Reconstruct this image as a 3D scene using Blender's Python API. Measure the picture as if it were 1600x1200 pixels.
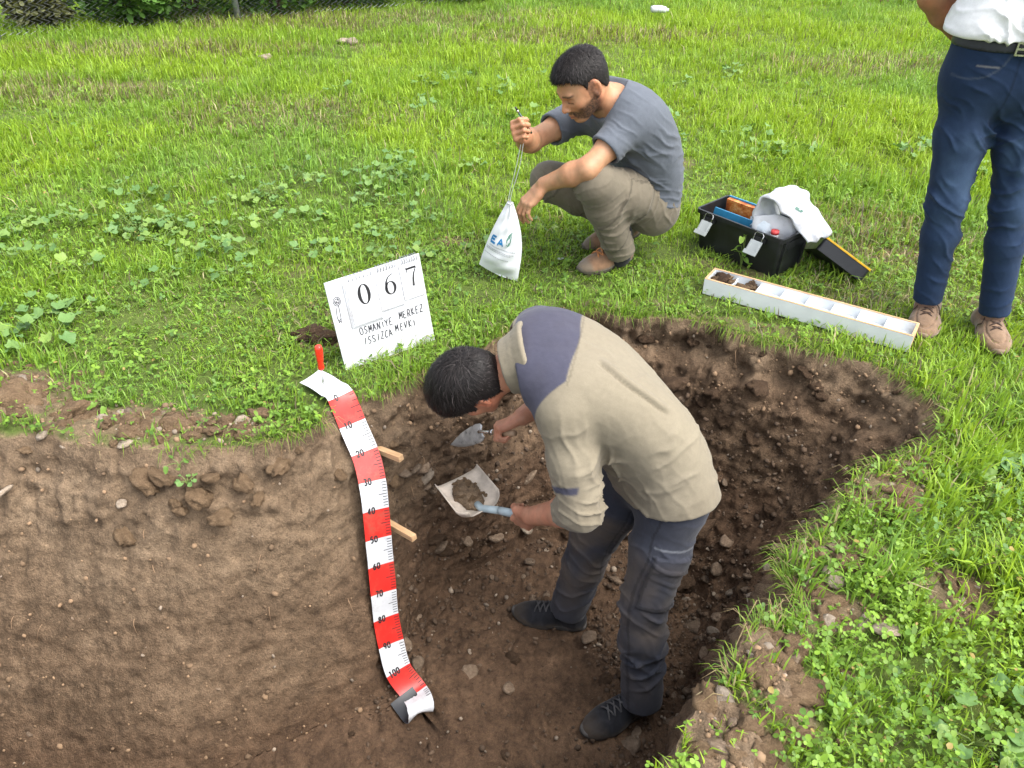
import bpy, bmesh, math, random, time
import numpy as np
from mathutils import Vector, Matrix
T0 = time.time()
random.seed(7); RNG = np.random.default_rng(11)
for _o in list(bpy.data.objects): bpy.data.objects.remove(_o)
SC = bpy.context.scene
COL = SC.collection

# ------------------------------------------------------------------ camera, sky, sun, exposure
cam_d = bpy.data.cameras.new('camera'); cam_d.sensor_width = 36.0; cam_d.lens = 27.0
cam_d.clip_start = 0.05; cam_d.clip_end = 400.0
cam = bpy.data.objects.new('camera', cam_d); COL.objects.link(cam)
cam.location = (0, 0, 1.57); cam.rotation_euler = (math.radians(90 - 36), 0, 0)
SC.camera = cam
SUN_EL, SUN_AZ = math.radians(58), math.radians(118)      # azimuth clockwise from +Y
world = bpy.data.worlds.new('World'); SC.world = world; world.use_nodes = True
_nt = world.node_tree
_sky = _nt.nodes.new('ShaderNodeTexSky'); _sky.sky_type = 'NISHITA'; _sky.sun_disc = False
_sky.sun_elevation = SUN_EL; _sky.sun_rotation = SUN_AZ
_sky.air_density = 1.0; _sky.dust_density = 4.0; _sky.ozone_density = 0.6
_hs = _nt.nodes.new('ShaderNodeHueSaturation'); _hs.inputs['Saturation'].default_value = 0.35
_nt.links.new(_sky.outputs['Color'], _hs.inputs['Color'])
_nt.links.new(_hs.outputs['Color'], _nt.nodes['Background'].inputs['Color'])
_nt.nodes['Background'].inputs['Strength'].default_value = 0.15
sun_d = bpy.data.lights.new('sun', 'SUN'); sun_d.energy = 1.1; sun_d.angle = math.radians(45); sun_d.color = (1.0, 0.965, 0.91)
sun = bpy.data.objects.new('sun', sun_d); COL.objects.link(sun)
_sd = Vector((math.sin(SUN_AZ) * math.cos(SUN_EL), math.cos(SUN_AZ) * math.cos(SUN_EL), math.sin(SUN_EL)))
sun.rotation_euler = _sd.to_track_quat('Z', 'Y').to_euler()
SC.view_settings.view_transform = 'Standard'; SC.view_settings.look = 'None'
SC.view_settings.gamma = 1.0; SC.view_settings.use_curve_mapping = False
SC.view_settings.exposure = 1.58
SC.cycles.max_bounces = 6; SC.cycles.diffuse_bounces = 3; SC.cycles.transparent_max_bounces = 6

# ------------------------------------------------------------------ helpers: noise
_perm = np.random.default_rng(3).permutation(256).astype(np.int32); _perm = np.concatenate([_perm, _perm, _perm])
_g3 = np.random.default_rng(5).normal(size=(256, 3)); _g3 /= np.linalg.norm(_g3, axis=1)[:, None]
_g3 = _g3.astype(np.float32)
def noise(P, scale=1.0, seed=0.0):
    """gradient noise, about -0.7..0.7; P is (n,3)"""
    P = np.asarray(P, np.float32) * np.float32(scale) + np.float32(seed * 17.13 + 400.0)
    i = np.floor(P).astype(np.int32); f = P - i; i &= 255
    u = f * f * f * (f * (f * 6 - 15) + 10)
    out = np.zeros(len(P), np.float32)
    for dx in (0, 1):
        wx = u[:, 0] if dx else 1 - u[:, 0]
        for dy in (0, 1):
            wy = u[:, 1] if dy else 1 - u[:, 1]
            for dz in (0, 1):
                wz = u[:, 2] if dz else 1 - u[:, 2]
                h = _perm[_perm[_perm[(i[:, 0] + dx) & 255] + ((i[:, 1] + dy) & 255)] + ((i[:, 2] + dz) & 255)]
                g = _g3[h]
                out += wx * wy * wz * (g[:, 0] * (f[:, 0] - dx) + g[:, 1] * (f[:, 1] - dy) + g[:, 2] * (f[:, 2] - dz))
    return out
def fbm(P, scale, octv=3, seed=0.0, gain=0.5):
    a, s, o = 1.0, scale, 0
    for k in range(octv):
        o = o + a * noise(P, s, seed + k); a *= gain; s *= 2.07
    return o
def sstep(a, b, x):
    t = np.clip((x - a) / (b - a), 0, 1); return t * t * (3 - 2 * t)

# ------------------------------------------------------------------ helpers: objects
def tag(o, label=None, cat=None, group=None, kind=None):
    if label: o['label'] = label
    if cat: o['category'] = cat
    if group: o['group'] = group
    if kind: o['kind'] = kind
    return o
def link(o, parent=None):
    COL.objects.link(o)
    if parent is not None: o.parent = parent
    return o
def empty(name, loc=(0, 0, 0), rot=(0, 0, 0)):
    o = bpy.data.objects.new(name, None); o.location = loc; o.rotation_euler = rot; o.empty_display_size = 0.1
    return link(o)
def mesh_np(name, V, Fq, mat=None, parent=None, smooth=True, cols=None, attrs=None):
    """V (n,3), Fq (m,3) or (m,4) index array -> mesh object"""
    V = np.ascontiguousarray(V, np.float32); Fq = np.ascontiguousarray(Fq, np.int32)
    me = bpy.data.meshes.new(name); k = Fq.shape[1]
    me.vertices.add(len(V)); me.vertices.foreach_set('co', V.ravel())
    me.loops.add(Fq.size); me.loops.foreach_set('vertex_index', Fq.ravel())
    me.polygons.add(len(Fq)); me.polygons.foreach_set('loop_start', np.arange(0, Fq.size, k, dtype=np.int32))
    if smooth: me.polygons.foreach_set('use_smooth', np.ones(len(Fq), bool))
    me.update(calc_edges=True)
    if cols is not None:
        c4 = np.ones((len(V), 4), np.float32); c4[:, :3] = cols
        a = me.attributes.new('col', 'FLOAT_COLOR', 'POINT'); a.data.foreach_set('color', c4.ravel())
    for nm, arr in (attrs or {}).items():
        a = me.attributes.new(nm, 'FLOAT', 'POINT'); a.data.foreach_set('value', np.ascontiguousarray(arr, np.float32))
    o = bpy.data.objects.new(name, me)
    if mat: me.materials.append(mat)
    return link(o, parent)
def obj_bm(name, bm, mat=None, parent=None, smooth=False, bevel=0.0, seg=2):
    me = bpy.data.meshes.new(name)
    bmesh.ops.recalc_face_normals(bm, faces=bm.faces[:])
    if bevel:
        bmesh.ops.bevel(bm, geom=bm.edges[:], offset=bevel, segments=seg, affect='EDGES', profile=0.6, clamp_overlap=True)
    bm.to_mesh(me); bm.free()
    if smooth:
        for p in me.polygons: p.use_smooth = True
    if mat: me.materials.append(mat)
    return link(bpy.data.objects.new(name, me), parent)
def box(bm, lo, hi, M=None):
    vs = [bm.verts.new((x, y, z)) for x in (lo[0], hi[0]) for y in (lo[1], hi[1]) for z in (lo[2], hi[2])]
    for f in ((0, 1, 3, 2), (4, 6, 7, 5), (0, 4, 5, 1), (2, 3, 7, 6), (0, 2, 6, 4), (1, 5, 7, 3)):
        bm.faces.new([vs[i] for i in f])
    if M is not None:
        for v in vs: v.co = M @ v.co
    return vs
def tube_np(pts, rad, n=8, close=True):
    """tube along pts -> V, quads; rad scalar or list"""
    pts = np.asarray(pts, float); m = len(pts); rad = np.broadcast_to(np.asarray(rad, float), (m,))
    t = np.gradient(pts, axis=0); t /= np.linalg.norm(t, axis=1)[:, None] + 1e-9
    up = np.array([0, 0, 1.0]) if abs(t[0][2]) < 0.9 else np.array([1.0, 0, 0])
    V = []
    b = np.cross(t[0], up); b /= np.linalg.norm(b)
    for i in range(m):
        b = b - t[i] * np.dot(b, t[i]); b /= np.linalg.norm(b) + 1e-9
        c = np.cross(t[i], b)
        for k in range(n):
            a = 2 * math.pi * k / n
            V.append(pts[i] + rad[i] * (math.cos(a) * b + math.sin(a) * c))
    Fq = [(i * n + k, i * n + (k + 1) % n, (i + 1) * n + (k + 1) % n, (i + 1) * n + k) for i in range(m - 1) for k in range(n)]
    if close:
        V.append(pts[0]); V.append(pts[-1]); a, z = len(V) - 2, len(V) - 1
        for k in range(n):
            Fq.append((a, (k + 1) % n, k, a)); Fq.append((z, (m - 1) * n + k, (m - 1) * n + (k + 1) % n, z))
    return np.array(V), Fq
def mesh_py(name, V, F, mat=None, parent=None, smooth=True):
    me = bpy.data.meshes.new(name)
    F = [tuple(dict.fromkeys(f)) for f in F]
    me.from_pydata([tuple(v) for v in V], [], F); me.update()
    if smooth:
        for p in me.polygons: p.use_smooth = True
    if mat: me.materials.append(mat)
    return link(bpy.data.objects.new(name, me), parent)
def tube(name, pts, rad, mat, parent=None, n=8):
    V, F = tube_np(pts, rad, n); return mesh_py(name, V, F, mat, parent)
def catmull(pts, n, closed=False):
    P = np.asarray(pts, float); m = len(P); out = []
    if closed: idx = lambda i: P[i % m]; segs = m
    else: idx = lambda i: P[min(max(i, 0), m - 1)]; segs = m - 1
    ts = np.linspace(0, segs, n, endpoint=not closed)
    for t in ts:
        i = min(int(t), segs - 1); f = t - i
        a, b, c, d = idx(i - 1), idx(i), idx(i + 1), idx(i + 2)
        out.append(0.5 * (2 * b + (c - a) * f + (2 * a - 5 * b + 4 * c - d) * f * f + (3 * b - a - 3 * c + d) * f ** 3))
    return np.array(out)

# ------------------------------------------------------------------ helpers: materials
def newmat(name):
    m = bpy.data.materials.new(name); m.use_nodes = True
    nt = m.node_tree; return m, nt, nt.nodes['Principled BSDF']
def nd(nt, typ, **kw):
    n = nt.nodes.new(typ)
    for k, v in kw.items():
        if k in n.inputs: n.inputs[k].default_value = v
        else: setattr(n, k, v)
    return n
def texco(nt, scale=1.0):
    tc = nt.nodes.new('ShaderNodeTexCoord'); return tc.outputs['Object']
def add_bump(nt, b, src, strength=0.3, dist=0.01, prev=None):
    bp = nd(nt, 'ShaderNodeBump', Strength=strength, Distance=dist)
    nt.links.new(src, bp.inputs['Height'])
    if prev is not None: nt.links.new(prev, bp.inputs['Normal'])
    nt.links.new(bp.outputs['Normal'], b.inputs['Normal']); return bp.outputs['Normal']
def noisetex(nt, co, scale, detail=4, rough=0.6):
    n = nd(nt, 'ShaderNodeTexNoise', Scale=scale, Detail=detail, Roughness=rough); nt.links.new(co, n.inputs['Vector']); return n
def mixcol(nt, fac, a, b, mode='MIX'):
    m = nt.nodes.new('ShaderNodeMix'); m.data_type = 'RGBA'; m.blend_type = mode
    for s, v in ((m.inputs[0], fac), (m.inputs[6], a), (m.inputs[7], b)):
        if isinstance(v, bpy.types.NodeSocket): nt.links.new(v, s)
        else: s.default_value = v if not isinstance(v, tuple) else (*v[:3], 1)
    return m.outputs[2]
def ramp(nt, src, stops):
    r = nt.nodes.new('ShaderNodeValToRGB'); e = r.color_ramp.elements
    while len(e) < len(stops): e.new(0.5)
    for el, (p, c) in zip(e, stops):
        el.position = p; el.color = (*c, 1) if isinstance(c, tuple) else (c, c, c, 1)
    nt.links.new(src, r.inputs[0]); return r.outputs[0]
def plain(name, col, rough=0.6, metal=0.0, var=0.12, vscale=30, bump=0.15, bscale=120, bdist=0.002, spec=0.5, coat=0.0):
    """a coloured surface with slight mottling, grain and uneven gloss"""
    m, nt, b = newmat(name); co = texco(nt)
    n1 = noisetex(nt, co, vscale, 5)
    dark = tuple(c * (1 - var * 1.6) for c in col); lite = tuple(min(1, c * (1 + var)) for c in col)
    nt.links.new(ramp(nt, n1.outputs['Fac'], [(0.3, dark), (0.7, lite)]), b.inputs['Base Color'])
    nt.links.new(ramp(nt, n1.outputs['Fac'], [(0.3, max(0.02, rough - 0.1)), (0.75, min(1, rough + 0.08))]), b.inputs['Roughness'])
    b.inputs['Metallic'].default_value = metal; b.inputs['Specular IOR Level'].default_value = spec
    if coat: b.inputs['Coat Weight'].default_value = coat
    if bump: add_bump(nt, b, noisetex(nt, co, bscale, 3).outputs['Fac'], bump, bdist)
    return m
def attr_col(nt, name='col'):
    a = nt.nodes.new('ShaderNodeAttribute'); a.attribute_name = name; return a

# ================================================================== ground and pit
RIMBASE = np.array([
 (-2.60,1.97,-2.45,1.38),(-1.95,1.90,-1.95,1.32),(-1.61,1.86,-1.69,1.30),(-1.33,1.82,-1.36,1.27),(-1.08,1.80,-1.10,1.25),(-.80,1.83,-.86,1.34),
 (-.64,1.92,-.62,1.48),(-.55,2.01,-.44,1.60),(-.42,2.13,-.37,1.90),(-.23,2.27,-.21,2.09),(-.05,2.45,0,2.24),(.10,2.62,.20,2.32),
 (.31,2.65,.34,2.33),(.51,2.61,.5,2.31),(.75,2.56,.62,2.25),(.96,2.42,.70,2.16),(1.17,2.32,.75,2.06),(1.35,2.20,.755,1.97),(1.43,2.02,.74,1.88),
 (1.33,1.86,.71,1.80),(1.16,1.74,.68,1.70),(1.0,1.68,.65,1.62),(.93,1.56,.62,1.54),(.72,1.37,.57,1.42),(.70,1.22,.52,1.30),(.56,1.15,.45,1.22),
 (.50,1.02,.40,1.12),(.37,.89,.30,.98),(.26,.81,.2,.92),(0,.75,0,.87),(-.6,.72,-.6,.86),(-1.5,.75,-1.5,.9),(-2.4,.8,-2.3,.95),(-2.78,1.3,-2.56,1.2)])
PIT_Z = -0.95
RULER = np.array([(-.575,2.06,.014),(-.532,2.006,-.068),(-.489,1.945,-.149),(-.466,1.884,-.228),(-.459,1.843,-.318),(-.454,1.803,-.409),(-.451,1.772,-.504),(-.445,1.729,-.594),(-.442,1.70,-.69),(-.427,1.659,-.78),(-.404,1.614,-.866),(-.353,1.575,-.925)])
RULER_N = np.array([.52, -.78, .34]); RULER_N /= np.linalg.norm(RULER_N)
def _seg_closest(P, a, b):
    a = np.array(a); b = np.array(b); d = b - a
    t = np.clip(((P - a) @ d) / (d @ d), 0, 1); return a + t[:, None] * d
_loop = catmull(RIMBASE, 3000, True)
_sl = np.concatenate([[0], np.cumsum(np.linalg.norm(np.diff(np.vstack([_loop[:, :2], _loop[:1, :2]]), axis=0), axis=1))])
NU = 1150
# denser where the camera looks: weight by 1/distance
_w = np.interp(np.linspace(0, 1, NU, endpoint=False) * _sl[-1], _sl, np.arange(3001))
_lp = np.vstack([_loop, _loop[:1]])
LOOP = np.stack([np.interp(_w, np.arange(3001), _lp[:, k]) for k in range(4)], axis=1)
RIM, BASE = LOOP[:, :2].copy(), LOOP[:, 2:].copy()
_c3 = np.column_stack([RIM, np.zeros(NU)])
_out = RIM - _seg_closest(RIM, (-1.9, 1.1), (.35, 1.75)); _out /= np.linalg.norm(_out, axis=1)[:, None]
RIM += _out * (0.055 * noise(_c3, 5, 1) + 0.035 * noise(_c3, 14, 2) + 0.018 * noise(_c3, 33, 9))[:, None]
def inside_poly(P, poly):
    lo, hi = poly.min(0), poly.max(0); full = np.zeros(len(P), bool)
    sel = np.where((P[:, 0] > lo[0]) & (P[:, 0] < hi[0]) & (P[:, 1] > lo[1]) & (P[:, 1] < hi[1]))[0]
    x, y = P[sel, 0], P[sel, 1]; c = np.zeros(len(sel), bool); n = len(poly)
    for i in range(n):
        x0, y0 = poly[i]; x1, y1 = poly[(i + 1) % n]
        if y0 == y1: continue
        m = (y0 > y) != (y1 > y)
        c ^= m & (x < (x1 - x0) * (y - y0) / (y1 - y0) + x0)
    full[sel] = c
    return full
RIM_S = RIM[::5]
def rim_dist(P, chunk=20000):
    """distance of plan points to the rim line"""
    out = np.empty(len(P), np.float32); R = RIM[::6].astype(np.float32)
    for i in range(0, len(P), chunk):
        q = P[i:i + chunk].astype(np.float32)
        out[i:i + chunk] = np.sqrt(((q[:, None, :] - R[None]) ** 2).sum(2).min(1))
    return out
# bare soil patches on the field: x, y, rx, ry, angle, strength
BARE = [(-1.75,2.06,.30,.17,.1,1.0),(-1.25,1.93,.30,.10,0,.9),(-.95,1.92,.22,.07,0,.5),(.59,1.02,.085,.15,.3,1.),(.46,.83,.11,.16,.5,1.),(.78,1.20,.09,.07,.2,.9),
        (1.08,1.62,.12,.09,0,.8),(1.22,1.73,.10,.06,0,.7),(.88,1.38,.12,.08,0,.65),(1.12,1.25,.09,.10,0,.85),(-.63,2.45,.16,.09,.3,.5),
        (-.25,3.27,.10,.06,0,.7),(.15,3.55,.13,.05,0,.4),(1.68,3.15,.22,.09,-.2,.6),(-2.6,6.0,.85,.13,.14,.9),(-1.5,7.2,.7,.10,.2,.8),(.95,4.3,.1,.06,0,.7),
        (.55,4.25,.08,.05,0,.6),(2.0,2.75,.14,.06,0,.5),(-.95,3.0,.2,.07,.1,.35),(.95,3.02,.22,.06,-.5,.5),(1.45,2.55,.2,.06,-.6,.4),(1.9,2.42,.1,.05,0,.5),
        (1.0,2.52,.3,.05,-.35,.5),(.4,2.72,.3,.04,0,.35)]
def bare_mask(P):
    P3 = np.column_stack([P, np.zeros(len(P))]); wob = 0.45 * fbm(P3, 9, 3, 21)
    m = np.zeros(len(P))
    for x, y, rx, ry, a, s in BARE:
        dx, dy = P[:, 0] - x, P[:, 1] - y; c, sn = math.cos(a), math.sin(a)
        d = np.sqrt(((dx * c + dy * sn) / rx) ** 2 + ((-dx * sn + dy * c) / ry) ** 2) + wob
        m = np.maximum(m, s * sstep(1.15, .75, d))
    return m
def ground_h(P):
    P3 = np.column_stack([P, np.zeros(len(P))])
    r = np.hypot(P[:, 0], P[:, 1] - 2.5)
    h = 0.03 * noise(P3, .9, 31) * sstep(.6, 3, r) + 0.008 * noise(P3, 4, 32)
    h += 0.25 * noise(P3, .12, 33) * sstep(8, 30, r)
    for x, y, rx, ry, k in ((-1.78,2.03,.24,.13,.075),(-1.28,1.9,.25,.08,.03),(.58,1.0,.08,.13,.050),(.46,.82,.11,.14,.04),(1.07,1.62,.1,.08,.035),(.86,1.36,.12,.07,.025),(.95,1.3,.5,.3,.0)):
        d2 = ((P[:, 0] - x) / rx) ** 2 + ((P[:, 1] - y) / ry) ** 2
        h = h + k * np.exp(-d2)
    return h
def build_ground():
    u3 = np.column_stack([RIM, np.zeros(NU)])
    rows = []; soil = []; moist = []
    # floor rows (inside -> base)
    med = _seg_closest(BASE, (-1.8, 1.1), (.3, 1.75))
    NF, NW = 42, 92
    for s in np.linspace(0.0, 1, NF, endpoint=False):
        xy = med + (BASE - med) * s
        rows.append(np.column_stack([xy, np.full(NU, PIT_Z)]))
    for t in np.linspace(0, 1, NW):
        tt = t
        # filleted base, near-vertical top
        m = tt ** 0.94
        xy = BASE + (RIM - BASE) * m
        top = ground_h(RIM)
        z = PIT_Z + (top - PIT_Z) * (tt ** 1.08)
        rows.append(np.column_stack([xy, z]))
    G1 = np.array(rows)                                   # (R,NU,3)
    R = G1.shape[0]
    # normals by finite differences
    du = np.roll(G1, -1, 1) - np.roll(G1, 1, 1); dv = np.gradient(G1, axis=0)
    nrm = np.cross(du, dv); nrm /= np.linalg.norm(nrm, axis=2)[..., None] + 1e-9
    for k in range(2): nrm = (nrm + np.roll(nrm, 3, 1) + np.roll(nrm, -3, 1)); nrm /= np.linalg.norm(nrm, axis=2)[..., None] + 1e-9
    cen = np.array([-.3, 1.5, -.3]); 
    flip = ((nrm[NF + 20] * (cen - G1[NF + 20])).sum(1).mean() < 0)
    if flip: nrm = -nrm
    for r_ in range(NF + 14):                               # floor points up, blending into the wall
        w_ = sstep(NF + 14, NF - 2, r_); nrm[r_] = nrm[r_] * (1 - w_) + np.array([0, 0, 1.0]) * w_; nrm[r_] /= np.linalg.norm(nrm[r_], axis=1)[:, None]
    P = G1.reshape(-1, 3); N = nrm.reshape(-1, 3)
    z = P[:, 2]; x = P[:, 0]
    onwall = (np.arange(len(P)) // NU >= NF)
    depth = -z
    left = sstep(-.35, -.75, x) * onwall
    topz = sstep(.34, .12, depth + 0.10 * noise(P, 5, 51))     # crumbly upper horizon
    rough = np.where(onwall, 1 - .55 * left * (1 - topz), .75)
    bil = np.abs(noise(P, 8, 41)) * 1.4
    clod = (0.35 - bil) * 0.055 * (0.35 + .9 * topz * (1 - .5 * left)) + (0.3 - np.abs(noise(P, 19, 42)) * 1.6) * 0.028 * (0.5 + .5 * topz * (1 - .4 * left)) * (1 - .3 * left)
    clod = clod + ~onwall * (0.016 * (0.25 - np.abs(noise(P, 12, 48)) * 1.5) + .014 * noise(P, 24, 49))
    fine = 0.013 * noise(P, 36, 43) + 0.008 * noise(P, 75, 44) + 0.004 * noise(P, 140, 45)
    big = (0.07 * noise(P, 2.6, 46) + .045 * np.abs(noise(P, 6.5, 57)) * (1 - left)) * onwall * (1 - .6 * left)
    layer = (0.016 * noise(P * np.array([1, 1, 3.2]), 9, 47) + .014 * left * noise(P * np.array([1, 1, 2.5]), 14, 55) + .010 * left * np.minimum(noise(P * np.array([1.6, 1, 1]), 5, 56), 0)) * onwall
    # fade at the rim so that the turf joins
    tfrac = np.clip((np.arange(len(P)) // NU - NF) / (NW - 1.0), 0, 1)
    fade = sstep(1.0, .93, tfrac)
    D = (clod * rough + fine * (0.55 + .6 * rough + .7 * ~onwall) + big + layer * rough) * fade
    under = -0.03 * np.exp(-((tfrac - .90) / .05) ** 2) * onwall * (1 - .5 * left)     # root mat overhang
    P = P + N * (D + under)[:, None]
    rp = catmull(RULER, 60); near = np.where((np.abs(P[:, 0] + .48) < .25) & (np.abs(P[:, 1] - 1.8) < .5))[0]
    q = P[near]; dd = ((q[:, None] - rp[None]) ** 2).sum(2); j = dd.argmin(1); sd = ((q - rp[j]) * RULER_N).sum(1)
    latd = np.sqrt(np.maximum(dd.min(1) - sd * sd, 0)); push = np.where(sd > -.012, -.012 - sd, 0) * sstep(.13, .07, latd)
    P[near] = q + RULER_N * push[:, None]
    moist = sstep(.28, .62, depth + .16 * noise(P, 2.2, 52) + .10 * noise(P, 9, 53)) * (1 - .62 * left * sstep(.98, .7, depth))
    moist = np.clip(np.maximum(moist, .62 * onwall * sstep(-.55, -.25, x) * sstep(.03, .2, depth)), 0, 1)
    idx = np.arange(R * NU).reshape(R, NU); nx = np.roll(idx, -1, 1)
    Fp = np.stack([idx[:-1], nx[:-1], nx[1:], idx[1:]], axis=-1).reshape(-1, 4)
    # face orientation
    a = P[Fp[5000]]; nn = np.cross(a[1] - a[0], a[3] - a[0])
    Fc = P[Fp[:NU * 10]]; nz = np.cross(Fc[:, 1] - Fc[:, 0], Fc[:, 3] - Fc[:, 0])[:, 2].mean()
    if nz < 0: Fp = Fp[:, ::-1]
    # centre cap: close the inner ring strip along the medial line
    inner = list(range(NU))
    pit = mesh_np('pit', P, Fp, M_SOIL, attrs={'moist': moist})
    rimrow = P.reshape(R, NU, 3)[-1]
    # outside ground
    rr = [0.0]; st = 0.009
    while rr[-1] < 120: rr.append(rr[-1] + st); st *= 1.072
    rr = np.array(rr)
    XY = rimrow[None, :, :2] + _out[None] * rr[:, None, None]
    Q = XY.reshape(-1, 2); k = (np.arange(len(Q)) // NU)
    d = rr[k]
    bare = bare_mask(Q)
    h = ground_h(Q)
    P3 = np.column_stack([Q, np.zeros(len(Q))])
    near = sstep(0, .03, d) * sstep(4, 1, d)
    h = h + near * (bare * (0.030 * (0.3 - np.abs(noise(P3, 13, 61)) * 1.4) + .014 * noise(P3, 35, 62) + .008 * noise(P3, 80, 64)) + .004 * noise(P3, 30, 63))
    h = h - 0.012 * sstep(.0, .02, d) * 0
    GP = np.column_stack([Q, h]); GP[:NU] = rimrow
    R2 = len(rr); idx = np.arange(R2 * NU).reshape(R2, NU); nx = np.roll(idx, -1, 1)
    Fg = np.stack([idx[:-1], nx[:-1], nx[1:], idx[1:]], axis=-1).reshape(-1, 4)
    Fc = GP[Fg[:NU * 10]]
    if np.cross(Fc[:, 1] - Fc[:, 0], Fc[:, 3] - Fc[:, 0])[:, 2].mean() < 0: Fg = Fg[:, ::-1]
    lipbare = np.maximum(bare, sstep(.03, .0, d + .05 * noise(P3, 8, 65)))
    ground = mesh_np('ground', GP, Fg, M_GROUND, attrs={'bare': lipbare, 'moist': np.zeros(len(GP))})
    tag(ground, kind='structure'); tag(pit, kind='structure')
    ground['label'] = 'grassy field sheet around the excavation'; pit['label'] = 'excavated soil profile pit with brown earth walls'
    return ground, pit, P.reshape(R, NU, 3), NF

def soil_nodes(nt, b, moist_sock):
    co = texco(nt)
    n1 = noisetex(nt, co, 6, 6, .65); n2 = noisetex(nt, co, 60, 5, .7); n3 = noisetex(nt, co, 230, 3, .6)
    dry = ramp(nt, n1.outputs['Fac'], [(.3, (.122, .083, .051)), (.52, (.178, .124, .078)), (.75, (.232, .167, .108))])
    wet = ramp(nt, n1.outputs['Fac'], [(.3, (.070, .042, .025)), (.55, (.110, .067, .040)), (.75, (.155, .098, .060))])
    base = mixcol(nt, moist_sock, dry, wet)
    spk = ramp(nt, n2.outputs['Fac'], [(.30, .62), (.5, 1.0), (.72, 1.22)])
    base = mixcol(nt, 1.0, base, spk, 'MULTIPLY')
    n4 = noisetex(nt, co, 19, 5, .6); base = mixcol(nt, .8, base, ramp(nt, n4.outputs['Fac'], [(.32, .62), (.5, 1.0), (.7, 1.25)]), 'MULTIPLY')
    grit = ramp(nt, n3.outputs['Fac'], [(.35, .75), (.55, 1.0), (.72, 1.5)])
    base = mixcol(nt, .8, base, grit, 'MULTIPLY')
    nt.links.new(base, b.inputs['Base Color'])
    b.inputs['Roughness'].default_value = .93; b.inputs['Specular IOR Level'].default_value = .25
    p = add_bump(nt, b, n2.outputs['Fac'], .9, .012)
    p = add_bump(nt, b, n3.outputs['Fac'], .7, .004, p)
    return base
def make_soil():
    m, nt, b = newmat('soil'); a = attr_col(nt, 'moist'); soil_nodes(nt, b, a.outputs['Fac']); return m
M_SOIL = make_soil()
def make_ground_mat():
    m, nt, b = newmat('field_ground'); a = attr_col(nt, 'moist'); soilc = soil_nodes(nt, b, a.outputs['Fac'])
    co = texco(nt); n = noisetex(nt, co, 14, 6, .7); n2 = noisetex(nt, co, .8, 4, .6)
    g = ramp(nt, n.outputs['Fac'], [(.32, (.055, .050, .022)), (.47, (.070, .105, .020)), (.62, (.10, .14, .030)), (.75, (.17, .14, .07))])
    g2 = mixcol(nt, ramp(nt, n2.outputs['Fac'], [(.4, 0.0), (.65, .5)]), g, (.10, .13, .02))
    bare = attr_col(nt, 'bare')
    nt.links.new(mixcol(nt, bare.outputs['Fac'], g2, soilc), b.inputs['Base Color'])
    return m
M_GROUND = make_ground_mat()
GROUND, PIT, PITV, PIT_NF = build_ground()
print('ground', round(time.time() - T0, 1))

# ---- stones and clods: parts of the pit and of the ground
def rock_mesh(name, seed, flat=.6, sub=2, rough=.35, ang=.0):
    bm = bmesh.new(); bmesh.ops.create_icosphere(bm, subdivisions=sub, radius=1)
    V = np.array([v.co[:] for v in bm.verts])
    d = 1 + rough * noise(V, 1.1, seed) + rough * .6 * noise(V, 2.6, seed + 5)
    V = V * d[:, None]
    rs = np.random.default_rng(int(seed * 10) + 1)
    if sub > 2: V = V * (1 + .36 * noise(V, 4.5, seed + 7) + .24 * noise(V, 9, seed + 8))[:, None]
    for k in range(5 if sub < 3 else 3):       # broken facets
        n = rs.normal(size=3); n /= np.linalg.norm(n); h = rs.uniform(.55, .8) + (.2 if sub > 2 else 0)
        s = V @ n; V = V - np.outer(np.maximum(s - h, 0) * (.85), n)
    V[:, 2] *= flat
    for v, c in zip(bm.verts, V): v.co = c
    me = bpy.data.meshes.new(name); bm.to_mesh(me); bm.free()
    for p in me.polygons: p.use_smooth = sub > 1
    return me
def make_stone_mat(name, a, b_, c):
    m, nt, b = newmat(name); co = texco(nt)
    oi = nt.nodes.new('ShaderNodeObjectInfo')
    n = noisetex(nt, co, 2.2, 6, .7)
    base = ramp(nt, n.outputs['Fac'], [(.3, a), (.55, b_), (.75, c)])
    v = ramp(nt, oi.outputs['Random'], [(0, .62), (1, 1.25)])
    nt.links.new(mixcol(nt, 1, base, v, 'MULTIPLY'), b.inputs['Base Color'])
    b.inputs['Roughness'].default_value = .85; add_bump(nt, b, n.outputs['Fac'], .5, .1); return m
M_STONE = make_stone_mat('pit_stone', (.10, .065, .04), (.19, .135, .09), (.30, .23, .16))
M_PALE = make_stone_mat('pale_stone', (.19, .145, .10), (.30, .24, .18), (.42, .36, .29))
def make_clod_mat(name, moist):
    m, nt, b = newmat(name)
    co = texco(nt); n1 = noisetex(nt, co, 2.0, 6, .7); n2 = noisetex(nt, co, 9, 4, .7)
    if moist: st = [(.3, (.055, .034, .02)), (.55, (.09, .056, .034)), (.75, (.13, .085, .05))]
    else: st = [(.3, (.15, .096, .055)), (.55, (.215, .143, .083)), (.75, (.27, .19, .117))]
    base = mixcol(nt, .8, ramp(nt, n1.outputs['Fac'], st), ramp(nt, n2.outputs['Fac'], [(.3, .6), (.7, 1.3)]), 'MULTIPLY')
    nt.links.new(base, b.inputs['Base Color']); b.inputs['Roughness'].default_value = .95
    b.inputs['Specular IOR Level'].default_value = .2
    p = add_bump(nt, b, n1.outputs['Fac'], .5, .08); add_bump(nt, b, n2.outputs['Fac'], .6, .05, p); return m
M_CLOD, M_CLODW = make_clod_mat('dry_clod', 0), make_clod_mat('moist_clod', 1)
STONES = [rock_mesh('stone', i + .3, random.uniform(.4, .75)) for i in range(7)]
CLODS = [rock_mesh('soil_clod', i + 20.3, random.uniform(.6, .85), 3, .75) for i in range(7)]
for m_ in STONES: m_.materials.append(M_STONE)
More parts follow.
